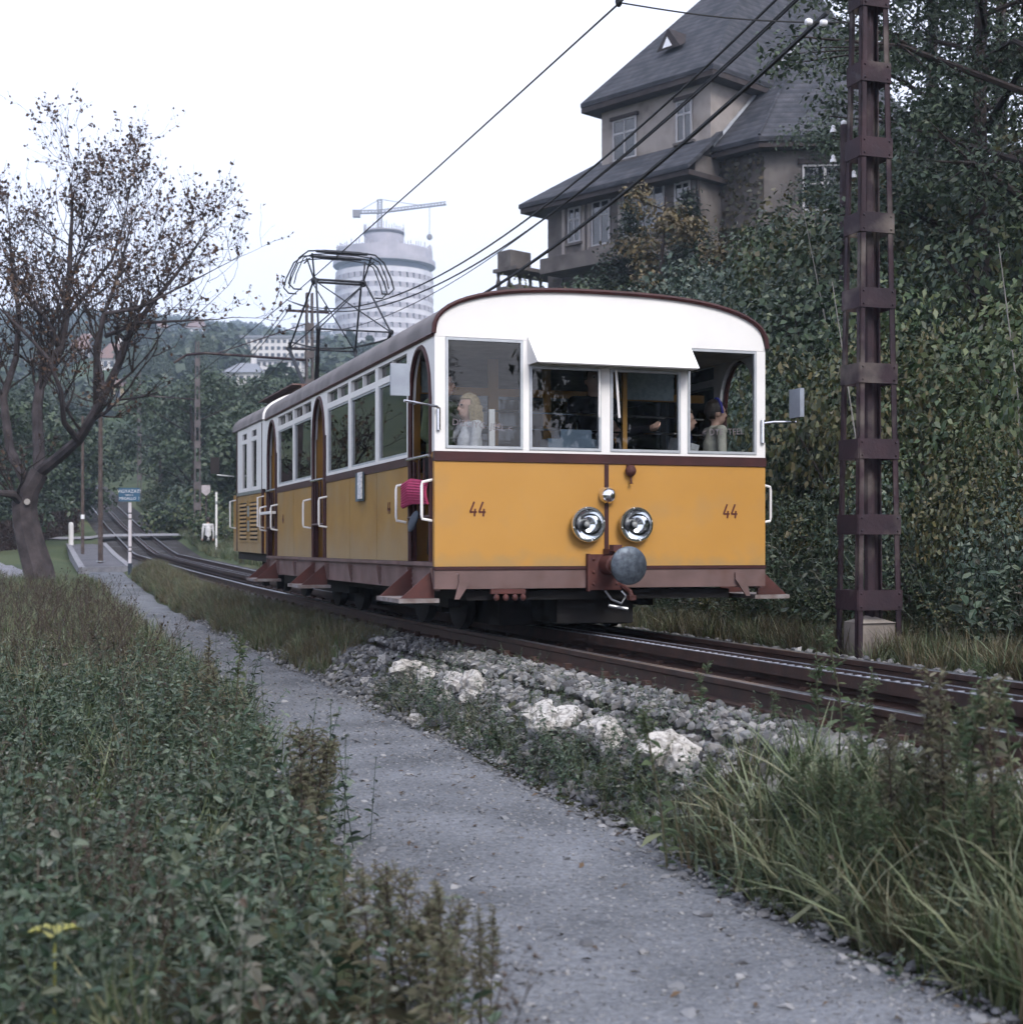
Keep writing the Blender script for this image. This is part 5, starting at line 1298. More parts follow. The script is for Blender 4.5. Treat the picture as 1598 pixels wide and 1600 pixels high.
# dark conifer below the villa terrace
def conifer(label, base, H, r0, n, seed, m=G_DARK, group=None, name='spruce'):
    rng = np.random.default_rng(seed); o = thing(name, label, 'tree', base, 0, group)
    mb = MB().tube([(0, 0, -.4), (0, 0, H)], [.14, .02], 7); 
    Ps, Ns = [], []; z = H * .08; i = 0
    while z < H * .97:
        rr_ = r0 * (1 - z / H) ** .85 + .1; nb = 7
        for k in range(nb):
            a = k * 6.283 / nb + i * .5 + rng.uniform(-.2, .2); Lb = rr_ * rng.uniform(.75, 1.15)
            p1 = np.array([math.cos(a) * Lb, math.sin(a) * Lb, z - Lb * .28])
            mb.tube([(0, 0, z), p1], [.02, .004], 4, False)
            q = int(n * rr_ / (r0 * 60)) + 6; u = rng.uniform(.1, 1, q)[:, None]
            Ps.append(np.array([0, 0, z]) * (1 - u) + p1 * u + rng.normal(0, .09, (q, 3)) * (.5 + u)); nn = rng.normal(0, .5, (q, 3)); nn[:, 2] += .8; Ns.append(nn)
        z += H * .055; i += 1
    mb.build('trunk', M_BARK, o); P = np.concatenate(Ps); N = np.concatenate(Ns)
    link('crown', quads_mesh('crown', leaf_quads(P, N, .15 * rng.uniform(.6, 1.3, len(P)), .35, rng), m), o)
conifer('dark spruce with drooping tiers under the villa terrace', gpt(985, 40), 5.2, 2.2, 9000, 31)
conifer('second dark spruce close to the villa downpipe', gpt(1075, 42), 4.6, 1.8, 8000, 32)
# dead twigs
for k, (px, Y, px2, py2) in enumerate(((1310, 21, 1255, 330), (1345, 15, 1300, 440), (1590, 14, 1560, 380))):
    b = gpt(px, Y); tpv = PX(px2, py2, Y)
    MB().tube([b, Vector(b).lerp(tpv, .5) + Vector((.1, 0, .1)), tpv], [.012, .009, .004], 5).build('dead_branch', mat('dead_grey_twig', (.25, .24, .23)), None, label='bare pale dead branch sticking out of the bank shrubs', cat='branch', group='dead branches on the bank')
# ivy on the villa walls
def ivy(x, y0, y1, z0, z1, n, dirx=True, pts=None):
    rng = np.random.default_rng(77 + n)
    yy = rng.uniform(y0, y1, n); zz_ = z0 + (z1 - z0) * rng.uniform(0, 1, n) ** 1.2
    keep = (np.sin(yy * 2.3 + zz_ * .8) + np.sin(zz_ * 1.9 - yy) + rng.normal(0, .6, n)) > -.5
    yy, zz_ = yy[keep], zz_[keep]; m_ = len(yy)
    if pts is None: P = np.stack([x - rng.uniform(.02, .16, m_), yy, zz_], 1); N = rng.normal(0, .4, (m_, 3)); N[:, 0] -= 1
    else:
        a, b = pts; u = (yy - y0) / (y1 - y0); nx, ny = (b[1] - a[1]), -(b[0] - a[0]); ln = math.hypot(nx, ny); nx, ny = nx / ln, ny / ln
        off = rng.uniform(.02, .16, m_); P = np.stack([a[0] + (b[0] - a[0]) * u + nx * off * -1, a[1] + (b[1] - a[1]) * u + ny * off * -1, zz_], 1); N = rng.normal(0, .4, (m_, 3)); N[:, 0] -= nx; N[:, 1] -= ny
    link('ivy', quads_mesh('ivy', leaf_quads(P, N, .17 * rng.uniform(.6, 1.3, m_), .8, rng), leaf_mat('ivy_leaves', [(.06, .055, .04), (.09, .08, .055), (.05, .06, .04), (.13, .10, .06), (.07, .075, .06)])), villa, kind='stuff')
ivy(.6, -1.8, 0, 8.5, 14.1, 900); ivy(.6, 0, 3.2, 8.5, 14.0, 800, pts=((.6, -1.8), (2.8, -4.2))); ivy(-.8, .1, 3.4, 8, 12.2, 700); ivy(-.8, 3.4, 6.9, 8, 11, 350)

# ---- trees right of the climbing track and behind the locomotive
spec = [(300, 78, 575, 4.6), (250, 96, 605, 3.6), (365, 84, 580, 4.2), (262, 116, 600, 3.8), (425, 92, 598, 4.0), (460, 100, 600, 3.6), (335, 105, 590, 4.0), (395, 70, 640, 2.6), (505, 96, 598, 3.8), (560, 100, 600, 4)]
for i, (px, Y, pyt, cr) in enumerate(spec):
    b = gpt(px, Y, -.2); H = PX(px, pyt, Y).z - b[2]
    tree('bank_tree', 'grey green round tree on the bank ' + ('beyond the slim mast, tallest of its clump', 'nearest the climbing track', 'between slim mast and locomotive', 'far up beside the climbing track', 'behind the locomotive roof', 'behind the pantograph foot', 'peeping over the clump by the slim mast', 'low beside the locomotive', 'behind the middle of the railcar roof', 'below the round tower')[i], b, H, cr, 60, 5200, .28, (G_TREEB, G_TREEB, G_TREE)[i % 3], 50 + i, .2, .05, .75, group='rounded trees beyond the locomotive', clump=1.0)
for px, Y, r, h in ((272, 66, 1.3, 1.3), (290, 66, 1.8, 1.8), (345, 58, 1.3, 1.3), (315, 70, 2.0, 2.0), (250, 82, 1.5, 1.6)):
    x, y, _ = gpt(px, Y); bush('low round bush on the grassy bank beyond the locomotive', x, y, r, h, R.choice([1, 3]), .16, 1800, 'low bushes on the far bank', 'bush', var=9)
# ---- left dark trees, hedge
for i, (px, Y, pyt, cr) in enumerate(((20, 62, 620, 3.6), (70, 76, 610, 3.2), (-40, 55, 600, 3.6), (40, 110, 590, 4.2), (105, 130, 610, 3.2), (0, 95, 585, 5), (120, 74, 650, 1.6))):
    b = gpt(px, Y, -.2); H = PX(px, pyt, Y).z - b[2]
    tree('shade_tree', 'dark shady tree ' + ('straight behind the bare tree trunk', 'behind the end of the clipped hedge', 'at the far end of the clipped hedge', 'further up the slope behind the bare tree', 'by the top of the climbing track', 'highest behind the bare tree limbs', 'small and slender by the slim pole')[i], b, H, cr, 56, 5000, .24, (G_TREE, G_DARK, G_TREE)[i % 3], 80 + i, .2, .08, .7, group='dark trees behind the bare tree', clump=1.0)
hl = gpt(-20, 52); hr = gpt(121, 66)
hedge = thing('clipped_hedge', 'long dark russet clipped hedge on the lawn behind the bare tree', 'hedge', (0, 0, 0))
rng = np.random.default_rng(5); n = 9000; u = rng.uniform(0, 1, n); P = np.stack([hl[0] + (hr[0] - hl[0]) * u, hl[1] + (hr[1] - hl[1]) * u, hl[2] + (hr[2] - hl[2]) * u], 1)
P[:, 2] += rng.uniform(.0, 1.1, n); P[:, 1] += rng.uniform(-.45, .45, n); N = rng.normal(0, 1, (n, 3)); N[:, 1] -= .8; N[:, 2] += .4
link('foliage', quads_mesh('foliage', leaf_quads(P, N, .11 * rng.uniform(.7, 1.3, n), .6, rng), leaf_mat('hedge_leaves', [(.035, .018, .018), (.055, .028, .025), (.03, .025, .022), (.07, .04, .03)])), hedge, kind='stuff')
# ---- far poplars and forest
for i in range(11):
    px = 205 + i * 13 + R.uniform(-4, 4); Y = R.uniform(175, 230)
    b = gpt(px, Y, -.5); H = (PX(0, R.uniform(520, 575), Y).z - b[2])
    o = thing('poplar', 'tall slim poplar fading into blue haze', 'tree', b, 0, 'row of hazy poplars')
    if i < 3:
        rng = np.random.default_rng(300 + i); n = 2600; z = rng.uniform(.03, 1, n); rad = .16 * np.sin(np.pi * np.clip(z * .9 + .08, 0, 1)) ** .7 * rng.uniform(.5, 1.1, n); a = rng.uniform(0, 6.283, n)
        P = np.stack([rad * np.cos(a), rad * np.sin(a), z], 1); N = np.stack([np.cos(a), np.sin(a), np.full(n, .4)], 1) + rng.normal(0, .4, (n, 3))
        if i == 0: POP = []
        POP.append((quads_mesh('crown', leaf_quads(P, N, .035 * rng.uniform(.6, 1.3, n), .7, rng), G_FAR), MB().tube([(0, 0, -.02), (0, 0, .9)], [.014, .003], 6).mesh('trunk', M_BARK)))
    c = link('crown', POP[i % 3][0], o); c.scale = (H * 1.05, H * 1.05, H); t_ = link('trunk', POP[i % 3][1], o); t_.scale = (H, H, H)
FT = []
for i in range(4):
    rng = np.random.default_rng(400 + i); P, N = crown(lobes_for(1, 1, 1.15, rng, 8), 260, .3, rng)
    FT.append(quads_mesh('far_crown_%d' % i, leaf_quads(P, N, .36 * rng.uniform(.7, 1.3, 260), .8, rng), G_FAR))
n = 19000; Lf = NR.uniform(-420, 560, n); tf = 125 + 925 * NR.uniform(0, 1, n) ** .8
PF = np.stack([Lf * WX + tf * DX, Lf * WY + tf * DY, gz(Lf, tf) - .6], 1)
pxs = CX + PF[:, 0] / PF[:, 1] * F
dens = np.sin(Lf * .031 + tf * .011) + np.sin(tf * .027 - Lf * .017) + NR.normal(0, .7, n)
kf = in_view(PF, 80, 80) & (pxs < 900) & (dens > -1.3)
# keep building fronts partly clear
PF = PF[kf]; sf = NR.uniform(2.4, 4.8, len(PF))
for (px0, px1, py0, py1, Y) in HOUSES:
    px = CX + PF[:, 0] / PF[:, 1] * F; py = HY - (PF[:, 2] + sf * 1.3 - CAMZ) / PF[:, 1] * F
    bad = (px > px0 - 8) & (px < px1 + 8) & (PF[:, 1] < Y + 20) & (py < py1 - (py1 - py0) * .35)
    PF, sf = PF[~bad], sf[~bad]
scatter('hillside_forest', PF, rnd_rots(len(PF), .05), sf, NR.integers(0, 4, len(PF)), FT, 'hazy wooded hillside filling the far valley', 'forest')

# ---- the bare tree
bt0 = thing('bare_tree', 'half bare autumn tree with spreading dark limbs and few brown leaves', 'tree', (0, 0, 0))
YB = 34.0
bb = PX(62, 905, YB); gb = float(gzw(bb.x, bb.y))
r_ = random.Random(21); limbs = MB(); twigs = MB(); LP = []
def pxp(px, py, dy=0.0): return PX(px, py if py > 520 else 520 - (520 - py) * .76, YB + dy)
main = [
    ([(66, 915, 0), (60, 890, 0), (48, 850, 0), (40, 815, 0), (38, 790, 0), (45, 765, 0), (62, 738, 0)], [.40, .36, .33, .31, .30, .26, .22], limbs, 0),
    ([(62, 738, 0), (95, 712, -.3), (122, 688, -.6), (145, 650, -1), (163, 615, -1.2), (185, 570, -1.4), (205, 515, -1.5), (240, 455, -1.3), (275, 400, -1), (305, 345, -.8)], [.19, .17, .15, .14, .125, .11, .09, .07, .05, .03], limbs, 1),
    ([(62, 738, 0), (60, 690, .5), (58, 640, .8), (62, 605, 1), (78, 575, 1), (95, 542, 1), (103, 490, 1.2), (108, 420, 1.2), (110, 340, 1), (113, 270, 1), (112, 215, 1)], [.19, .17, .16, .15, .14, .13, .11, .09, .07, .045, .02], limbs, 1),
    ([(38, 790, 0), (20, 772, -.5), (-5, 770, -1), (-40, 740, -1.4)], [.14, .12, .10, .07], limbs, 1),
    ([(45, 765, 0), (15, 700, .6), (5, 620, 1), (25, 560, 1), (30, 480, 1), (20, 400, 1), (15, 320, 1)], [.16, .14, .12, .10, .08, .06, .03], limbs, 1),
    ([(95, 542, 1), (70, 490, .4), (45, 450, 0), (25, 400, -.3), (5, 350, -.5)], [.09, .07, .06, .045, .02], limbs, 1),
    ([(163, 615, -1.2), (152, 560, -.6), (160, 490, -.2), (180, 420, 0), (195, 350, .2), (205, 290, .3)], [.09, .08, .065, .05, .035, .02], limbs, 1),
    ([(150, 640, -1), (150, 540, -2), (165, 480, -2.2), (215, 470, -2.4), (260, 440, -2.4), (320, 400, -2.2)], [.09, .075, .065, .05, .035, .02], limbs, 1),
    ([(165, 525, -1.4), (215, 500, -1.8), (270, 496, -2), (340, 492, -2)], [.07, .05, .035, .015], limbs, 1),
    ([(103, 490, 1.2), (140, 430, 1.5), (175, 370, 1.6), (190, 310, 1.6), (200, 250, 1.6)], [.07, .055, .045, .03, .015], limbs, 1),
    ([(122, 688, -.6), (100, 660, -1.6), (95, 610, -2), (75, 560, -2.4), (40, 520, -2.6), (0, 470, -2.6)], [.10, .08, .07, .055, .04, .02], limbs, 1),
    ([(108, 420, 1.2), (130, 350, .8), (150, 300, .6), (165, 250, .5)], [.05, .04, .03, .015], limbs, 1),
]
def grow(p, d, L, r, depth):
    if depth == 0 or L < .12: return
    n = 3; pts_ = [p]; dd = d.copy()
    for k in range(n):
        dd = (dd + Vector((r_.gauss(0, .18), r_.gauss(0, .18), r_.gauss(.11, .12)))).normalized(); pts_.append(pts_[-1] + dd * L / n)
    twigs.tube(pts_, [r, r * .8, r * .6, max(.004, r * .4)], 4, False)
    if depth <= 2:
        for q in pts_[1:]:
            for _ in range(2 if r_.random() < .75 else 1): LP.append(q + Vector((r_.gauss(0, .03), r_.gauss(0, .03), r_.gauss(0, .03))))
    for k in range(3 if depth > 2 else 2):
        i = r_.choice([1, 2, 3, 3]); a = Vector((r_.gauss(0, 1), r_.gauss(0, 1), r_.gauss(.25, .8))).normalized()
        grow(pts_[i], (dd * .75 + a * .75).normalized(), L * r_.uniform(.55, .8), r * .6, depth - 1)
for pl_, rad, tgt, lvl in main:
    pts_ = [pxp(*q) for q in pl_]
    if lvl == 0: pts_[0].z = min(pts_[0].z, gb - .2)
    rad = [q * (1 if lvl == 0 else .78) for q in rad]; tgt.tube(pts_, rad, 8, True)
    if lvl == 1:
        n = len(pts_)
        for i in range(max(1, n // 3), n):
            for rep in range(3):
                d = (pts_[i] - pts_[i - 1]).normalized(); a = Vector((r_.gauss(0, 1), r_.gauss(0, .8), r_.gauss(.55, .6))).normalized()
                grow(pts_[i].lerp(pts_[i - 1], r_.random()), (d * .7 + a * .8).normalized(), r_.uniform(.7, 1.4), max(.012, rad[i] * .42), 4)
        grow(pts_[-1], (pts_[-1] - pts_[-2]).normalized(), 1.0, max(.012, rad[-1] * .8), 4)
limbs.build('trunk', M_BARKL, bt0, smooth=True); twigs.build('branches', M_BARK, bt0)
LP = np.array([tuple(p) for p in LP]); rng = np.random.default_rng(2); kk = rng.uniform(0, 1, len(LP)) < .36; LP = LP[kk]
print('bare tree leaves', len(LP), 'twig faces', len(twigs.f))
link('leaves', quads_mesh('leaves', leaf_quads(LP, rng.normal(0, 1, (len(LP), 3)), .10 * rng.uniform(.6, 1.3, len(LP)), .7, rng), G_DRY), bt0, kind='stuff')
MB().lathe([(.07, 0), (.075, .02), (.01, .025)], pxp(42, 784, -.33), 'y', 10).build('pruned_stub', mat('fresh_cut_wood', (.45, .42, .40)), bt0)

# ---- prototypes for herbs
def leaf6(mb, base, d, up, L, w, droop=.25):
    base = Vector(base); d = Vector(d).normalized(); s = d.cross(Vector(up)); s = s.normalized() if s.length > 1e-4 else Vector((1, 0, 0)); u = s.cross(d)
    p = lambda f, k, z: base + d * L * f + s * w * k + u * (z * L)
    mb.add([p(0, 0, 0), p(.3, .5, .05), p(.7, .36, -.02), p(1, 0, -droop), p(.7, -.36, -.02), p(.3, -.5, .05)], [(0, 1, 2, 3), (0, 3, 4, 5)])
def nettle(seed, m):
    r = random.Random(seed); mb = MB()
    for st in range(3):
        x, y = r.gauss(0, .09), r.gauss(0, .09); lean = (r.gauss(0, .12), r.gauss(0, .12)); H = r.uniform(.34, .72); nn = 8
        for k in range(nn):
            f = (k + 1) / nn; c = (x + lean[0] * f, y + lean[1] * f, H * f); a0 = k * 1.57 + r.uniform(-.3, .3)
            for j in (0, 1):
                a = a0 + j * math.pi; L = r.uniform(.035, .085) * (1.15 - .5 * f)
                leaf6(mb, c, (math.cos(a), math.sin(a), r.uniform(-.45, .75)), (r.gauss(0, .35), r.gauss(0, .35), 1), L, L * r.uniform(.45, .68))
        mb.tube([(x, y, 0), (x + lean[0], y + lean[1], H)], [.004, .002], 3, False)
    return mb.mesh('nettle_%d' % seed, m)
def grass(seed, m, n=22, H=.35, w=.007, spread=.09, arch=.6):
    r = random.Random(seed); mb = MB()
    for b in range(n):
        a = r.uniform(0, 6.283); x, y = r.gauss(0, spread * .5), r.gauss(0, spread * .5); h = H * r.uniform(.5, 1.15); o = arch * h * r.uniform(.2, 1.1); dx, dy = math.cos(a), math.sin(a); sx, sy = -dy * w, dx * w
        vs_ = []
        for i, f in enumerate((0, .35, .7, 1.0)):
            q = f ** 1.8; px_, py_, pz_ = x + dx * o * q, y + dy * o * q, h * (f - .28 * q * arch); ww = (1 - f) * .85 + .15 if i < 3 else .05
            vs_ += [(px_ + sx * ww, py_ + sy * ww, pz_), (px_ - sx * ww, py_ - sy * ww, pz_)]
        mb.add(vs_, [(0, 1, 3, 2), (2, 3, 5, 4), (4, 5, 7, 6)])
    return mb.mesh('grass_%d' % seed, m)
def stalk(seed, m, H=.7):
    r = random.Random(seed); mb = MB()
    for s in range(3):
        x, y = r.gauss(0, .06), r.gauss(0, .06); lx, ly = r.gauss(0, .12), r.gauss(0, .12); h = H * r.uniform(.7, 1.1)
        mb.tube([(x, y, 0), (x + lx, y + ly, h)], [.004, .0018], 3, False)
        for k in range(9):
            f = r.uniform(.35, 1); c = Vector((x + lx * f, y + ly * f, h * f)); a = r.uniform(0, 6.28); q = c + Vector((math.cos(a), math.sin(a), 1.2)) * r.uniform(.04, .12)
            mb.tube([c, q], [.002, .001], 3, False); mb.ball(q, r.uniform(.005, .010), 5, 3)
    return mb.mesh('stalk_%d' % seed, m)
def weed(seed, H, m, mst, bushy=1.0):
    """tall narrow-leaved weed: (stem mesh, leaf mesh)"""
    r = random.Random(seed); st = MB(); lf = MB()
    def axis(p0, d, L, rad, leafL, nlv):
        p1 = p0 + d * L; mid = p0.lerp(p1, .5) + Vector((r.gauss(0, .02), r.gauss(0, .02), 0))
        st.tube([p0, mid, p1], [rad, rad * .75, rad * .4], 4, False)
        for k in range(nlv):
            f = (k + .5) / nlv; c = p0.lerp(mid, f * 2) if f < .5 else mid.lerp(p1, f * 2 - 1); a = k * 2.4 + r.uniform(-.4, .4)
            leaf6(lf, c, (math.cos(a), math.sin(a), r.uniform(-.2, 1.2)), (r.gauss(0, .3), r.gauss(0, .3), 1), leafL * (1.15 - .75 * f) * r.uniform(.5, 1.35), leafL * .15, r.uniform(.1, .6))
    d = Vector((r.gauss(0, .08), r.gauss(0, .08), 1)).normalized(); p0 = Vector((0, 0, -.03))
    axis(p0, d, H, .007, .085, int(34 * bushy))
    for k in range(int(9 * bushy)):
        f = r.uniform(.45, .98); c = p0 + d * H * f; a = k * 2.4; q = Vector((math.cos(a) * .6, math.sin(a) * .6, 1)).normalized()
        axis(c, (q + Vector((r.gauss(0, .25), r.gauss(0, .25), 0))).normalized(), H * r.uniform(.10, .32) * (1.25 - f * .7), .003, .034, 16)
    return st.mesh('stem', mst), lf.mesh('leaves', m)
H_NET = leaf_mat('nettle_leaves', [(.018, .036, .022), (.04, .075, .045), (.08, .12, .075), (.03, .048, .034), (.15, .19, .135), (.05, .06, .03)])
H_NET2 = leaf_mat('ground_ivy_leaves', [(.028, .038, .028), (.06, .08, .055), (.12, .14, .11), (.075, .05, .035), (.19, .20, .165), (.04, .045, .03)])
H_GRS = leaf_mat('grass_blades', [(.045, .075, .032), (.07, .105, .046), (.11, .15, .07), (.15, .16, .09), (.055, .085, .045)])
H_GRSD = leaf_mat('dry_grass_blades', [(.10, .085, .05), (.15, .125, .075), (.07, .065, .042), (.20, .17, .10), (.085, .09, .05)], .25, .6)
H_GRSB = leaf_mat('pale_grass_blades', [(.08, .11, .055), (.13, .165, .09), (.20, .23, .135), (.24, .235, .15), (.095, .13, .07)])
H_STK = leaf_mat('dry_stalks', [(.035, .026, .022), (.055, .04, .032), (.075, .055, .045), (.04, .035, .03)], 0, .8)
H_WD = leaf_mat('weed_leaves', [(.05, .085, .042), (.085, .13, .066), (.13, .175, .10), (.06, .095, .055), (.19, .215, .13)])
H_WDO = leaf_mat('seeding_weed_leaves', [(.13, .145, .085), (.19, .19, .125), (.15, .14, .09), (.27, .255, .19), (.10, .125, .07)], .25, .6)
M_STEM = mat('green_stem', (.07, .085, .04), (.06, .05, .035), rough=.7)
M_STEMB = mat('brown_stem', (.06, .04, .03), (.04, .03, .025), rough=.8)
nets = [nettle(i, H_NET) for i in range(5)] + [nettle(20 + i, H_NET2) for i in range(3)]
grs = [grass(i, H_GRS, 24, .38) for i in range(3)] + [grass(10 + i, H_GRSD, 22, .42) for i in range(2)] + [grass(20 + i, H_GRSB, 20, .46, .008, .1, .95) for i in range(2)]
stk = [stalk(i, H_STK, .75) for i in range(4)]
def ground_pts(L, t): return np.stack([L * WX + t * DX, L * WY + t * DY, gz(L, t) - .02], 1)
def veg(name, n, L0, L1, t0, t1, pw, keepf, protos, ids, smin, smax, label, cat='plants', tilt=.12, near=1.5):
    L = NR.uniform(L0, L1, n); t = t0 + (t1 - t0) * NR.uniform(0, 1, n) ** pw
    k = keepf(L, t); L, t = L[k], t[k]; P = ground_pts(L, t); k = in_view(P, 120, 260, near); P = P[k]
    return scatter(name, P, rnd_rots(len(P), tilt), NR.uniform(smin, smax, len(P)), NR.choice(ids, len(P)), protos, label, cat)
left_of_path = lambda L, t: L < path_edges(t)[0] - .14 + .14 * np.sin(t * 2.2)
patch = lambda L, t: np.sin(1.9 * L + .8 * t) + np.sin(1.3 * t - 1.1 * L + 2) + .7 * np.sin(3.7 * L - 2.9 * t)
veg('nettle_bed', 6800, -9, 1.5, 2.2, 16, 1.0, lambda L, t: left_of_path(L, t) & (t + NR.normal(0, 1.5, len(t)) < 13 + L * .2) & (patch(L, t) + NR.normal(0, .8, len(t)) > -.7), nets, range(5), .42, .95, 'low dark nettles covering the verge across the path from the track', 'nettles', .2, 3.3)
veg('ground_ivy', 2600, -9, 1.5, 2.2, 16, 1.0, lambda L, t: left_of_path(L, t) & (t < 13) & (patch(L, t) + NR.normal(0, .6, len(t)) < .3), nets, [5, 6, 7], .3, .9, 'greyish ground ivy patches among the nettles', 'ground ivy', .35, 3.3)
veg('dead_stems', 420, -9, 1.3, 2.6, 14, 1.0, lambda L, t: left_of_path(L, t), stk, range(4), .45, .8, 'brown dead stems poking through the nettles', 'dead stems', .45, 3.3)
veg('nettle_grass', 900, -9, 1.5, 3, 13, 1.0, lambda L, t: left_of_path(L, t) & (patch(L + 3, t) > .2), grs, [0, 1, 3, 5], .6, 1.1, 'grass tufts mixed into the nettles', 'grass', .35, 3.3)
veg('verge_grass', 17000, -14, 1.7, 8, 36, 1.0, lambda L, t: left_of_path(L, t) & (t + NR.normal(0, 1.5, len(t)) > 10.5), grs, [0, 1, 2, 0, 1, 2, 3, 4, 5], .7, 1.25, 'rough grass growing between the nettles and the bare tree', 'grass', .15)
veg('dry_stalks', 1100, -9, 1.3, 11, 30, 1.0, lambda L, t: left_of_path(L, t) & (NR.uniform(0, 1, len(t)) < .75), stk, range(4), .6, 1.15, 'dry brown seed stalks standing in the rough grass', 'dry stalks', .2)
veg('lawn_grass', 9000, -16, 2.2, 34, 62, 1.0, lambda L, t: (L < np.interp(t, [34, 40, 62], [1.7, -1, -2.6])), grs, [0, 1, 2, 5], .25, .45, 'short lawn grass around the bare tree', 'grass')
veg('bank_grass', 9000, 6.6, 16, 40, 90, 1.0, lambda L, t: L > 6.6, grs, [0, 1, 2, 3, 5], .7, 1.3, 'grass on the bank beside the climbing track', 'grass')
rv = lambda L, t: (L > path_edges(t)[1] + .06)
veg('edge_grass', 3300, 2.6, 3.3, 3.0, 9.5, 1.0, lambda L, t: rv(L, t) & (NR.uniform(0, 1, len(t)) < np.interp(t, [3, 4.6, 5.2, 5.9, 6.4], [.85, .7, .3, .08, 0]) * np.interp(L, [2.6, 2.95, 3.2, 3.3], [1, .9, .4, .1])), grs, [0, 1, 2, 5, 5, 6, 6, 3], .6, 1.0, 'long arching grass between path and ballast', 'grass', .25)
veg('edge_grass_far', 5000, 2.72, 3.5, 14.2, 40, 1.0, lambda L, t: rv(L, t) & (NR.uniform(0, 1, len(t)) < np.interp(t, [14, 18], [.5, 1])), grs, [0, 1, 3, 3, 4, 4, 5], .4, .75, 'dry brownish grass between path and track beyond the limestone blocks', 'grass', .25)
veg('shoulder_tufts', 620, 2.75, 3.7, 4, 12, 1.0, lambda L, t: NR.uniform(0, 1, len(t)) < .6, grs + nets, [0, 1, 2, 5, 7, 8, 9, 10], .2, .42, 'scattered small weeds growing through the ballast shoulder', 'weeds', .3)
veg('far_verge_grass', 5200, 6.75, 8.0, 2, 26, 1.0, lambda L, t: NR.uniform(0, 1, len(t)) < np.interp(L, [6.75, 7.1, 8], [.35, 1, .8]), grs, [0, 3, 3, 4, 4, 5, 2], .5, 1.0, 'yellowing grass along the foot of the hedge bank', 'grass', .2)
veg('edge_herbs', 950, 2.64, 2.98, 3, 12, 1.0, lambda L, t: rv(L, t) & (NR.uniform(0, 1, len(t)) < np.interp(t, [3, 8, 12], [1, .8, .35])), nets + grs, [0, 1, 2, 3, 4, 5, 6, 7, 8, 9, 13], .16, .55, 'small leafy herbs between the path and the limestone blocks', 'herbs', .25)
veg('bank_undergrowth', 5200, 7.4, 13, 4, 30, 1.0, lambda L, t: L > 7.4, nets, range(8), .8, 1.8, 'leafy undergrowth at the foot of the hedge bank', 'undergrowth', .3)

# ---- tall weeds one can count
WD = [weed(i, H, m, M_STEM if m is H_WD else M_STEMB, b) for i, (H, m, b) in enumerate([(.55, H_WD, 1), (.7, H_WD, 1.2), (.45, H_WD, .9), (.62, H_WDO, 1.9), (.8, H_WDO, 2.1), (.5, H_WDO, 1.8), (.35, H_WD, .8)])]
def put_weed(px, py, k, sc, label, group):
    Y = 2.6
    while Y < 45:
        q = PX(px, py, Y)
        if q.z <= float(gzw(q.x, q.y)): break
        Y += .03
    o = thing('tall_weed', label, 'weed', (q.x, q.y, float(gzw(q.x, q.y)) - .02), R.uniform(0, 6.28), group); o.scale = (sc,) * 3
    link('stem', WD[k][0], o); link('leaves', WD[k][1], o)
lab_r = 'tall green weed with narrow leaves between the path and the ballast'
for i in range(95):
    px = R.uniform(930, 1600) if i % 3 else R.uniform(1250, 1600); base = np.interp(px, [880, 1000, 1150, 1300, 1450, 1600], [1255, 1310, 1390, 1440, 1500, 1560]); py = base - R.uniform(5, 170) * np.interp(px, [880, 1200, 1600], [.6, .9, 1.25])
    if px < 1110 and py < base - 60: continue
    put_weed(px, py, R.choice([0, 1, 2, 0, 1, 6]), R.uniform(.45, .8) * np.interp(px, [880, 1150, 1350], [.55, .75, 1]), lab_r, 'tall weeds between path and ballast')
for px, py, k, s in ((1045, 1420 - 60, 1, 1.0), (1440, 1400, 4, 1.0), (1475, 1390, 4, .95), (1500, 1430, 1, 1.1), (1395, 1390, 4, .8), (1560, 1440, 4, 1.0), (1590, 1400, 1, 1.0)):
    put_weed(px, py, k, s, 'stout dark stemmed weed in the thick grass between path and near rail', 'stout weeds in the thick grass')
for px, py, k, s in ((1095, 1100, 2, .7), (1280, 1160, 0, .95), (1320, 1165, 1, .85), (1345, 1170, 0, .8), (1540, 1200, 1, .7), (1100, 1120, 6, .8), (1210, 1145, 6, .7)):
    put_weed(px, py, k, s, 'lone thin weed sprouting from the ballast beside the near rail', 'weeds sprouting beside the near rail')
for px, py, k, s in ((325, 1170, 4, .95), (345, 1185, 3, 1.0), (360, 1175, 1, 1.1), (300, 1180, 3, .8), (420, 1250, 3, .7), (470, 1330, 3, .9), (490, 1345, 5, .9), (505, 1340, 5, 1.1), (455, 1350, 3, 1)):
    put_weed(px, py, k, s, 'tall feathery weed leaning over the nettle side of the path', 'tall weeds where nettles meet the path')
for px, py, k, s in ((600, 1540, 5, .75), (625, 1560, 3, .7), (650, 1580, 3, .7), (675, 1595, 5, .75), (700, 1600, 3, .7), (560, 1560, 5, .7), (765, 1600, 4, .45), (750, 1640, 4, .5), (640, 1640, 5, .8), (590, 1620, 3, .8), (720, 1660, 3, .7), (690, 1700, 5, .8)):
    put_weed(px, py, k, s, 'bushy seeding weed with fluffy heads where the nettles meet the path', 'seeding weeds at the nettle edge')
for i in range(16):
    px = R.uniform(0, 260); py = R.uniform(985, 1100)
    put_weed(px, py, R.choice([3, 4, 5]), R.uniform(.6, .95), 'brown seeding weed standing in the rough grass before the bare tree', 'brown weeds in the rough grass')

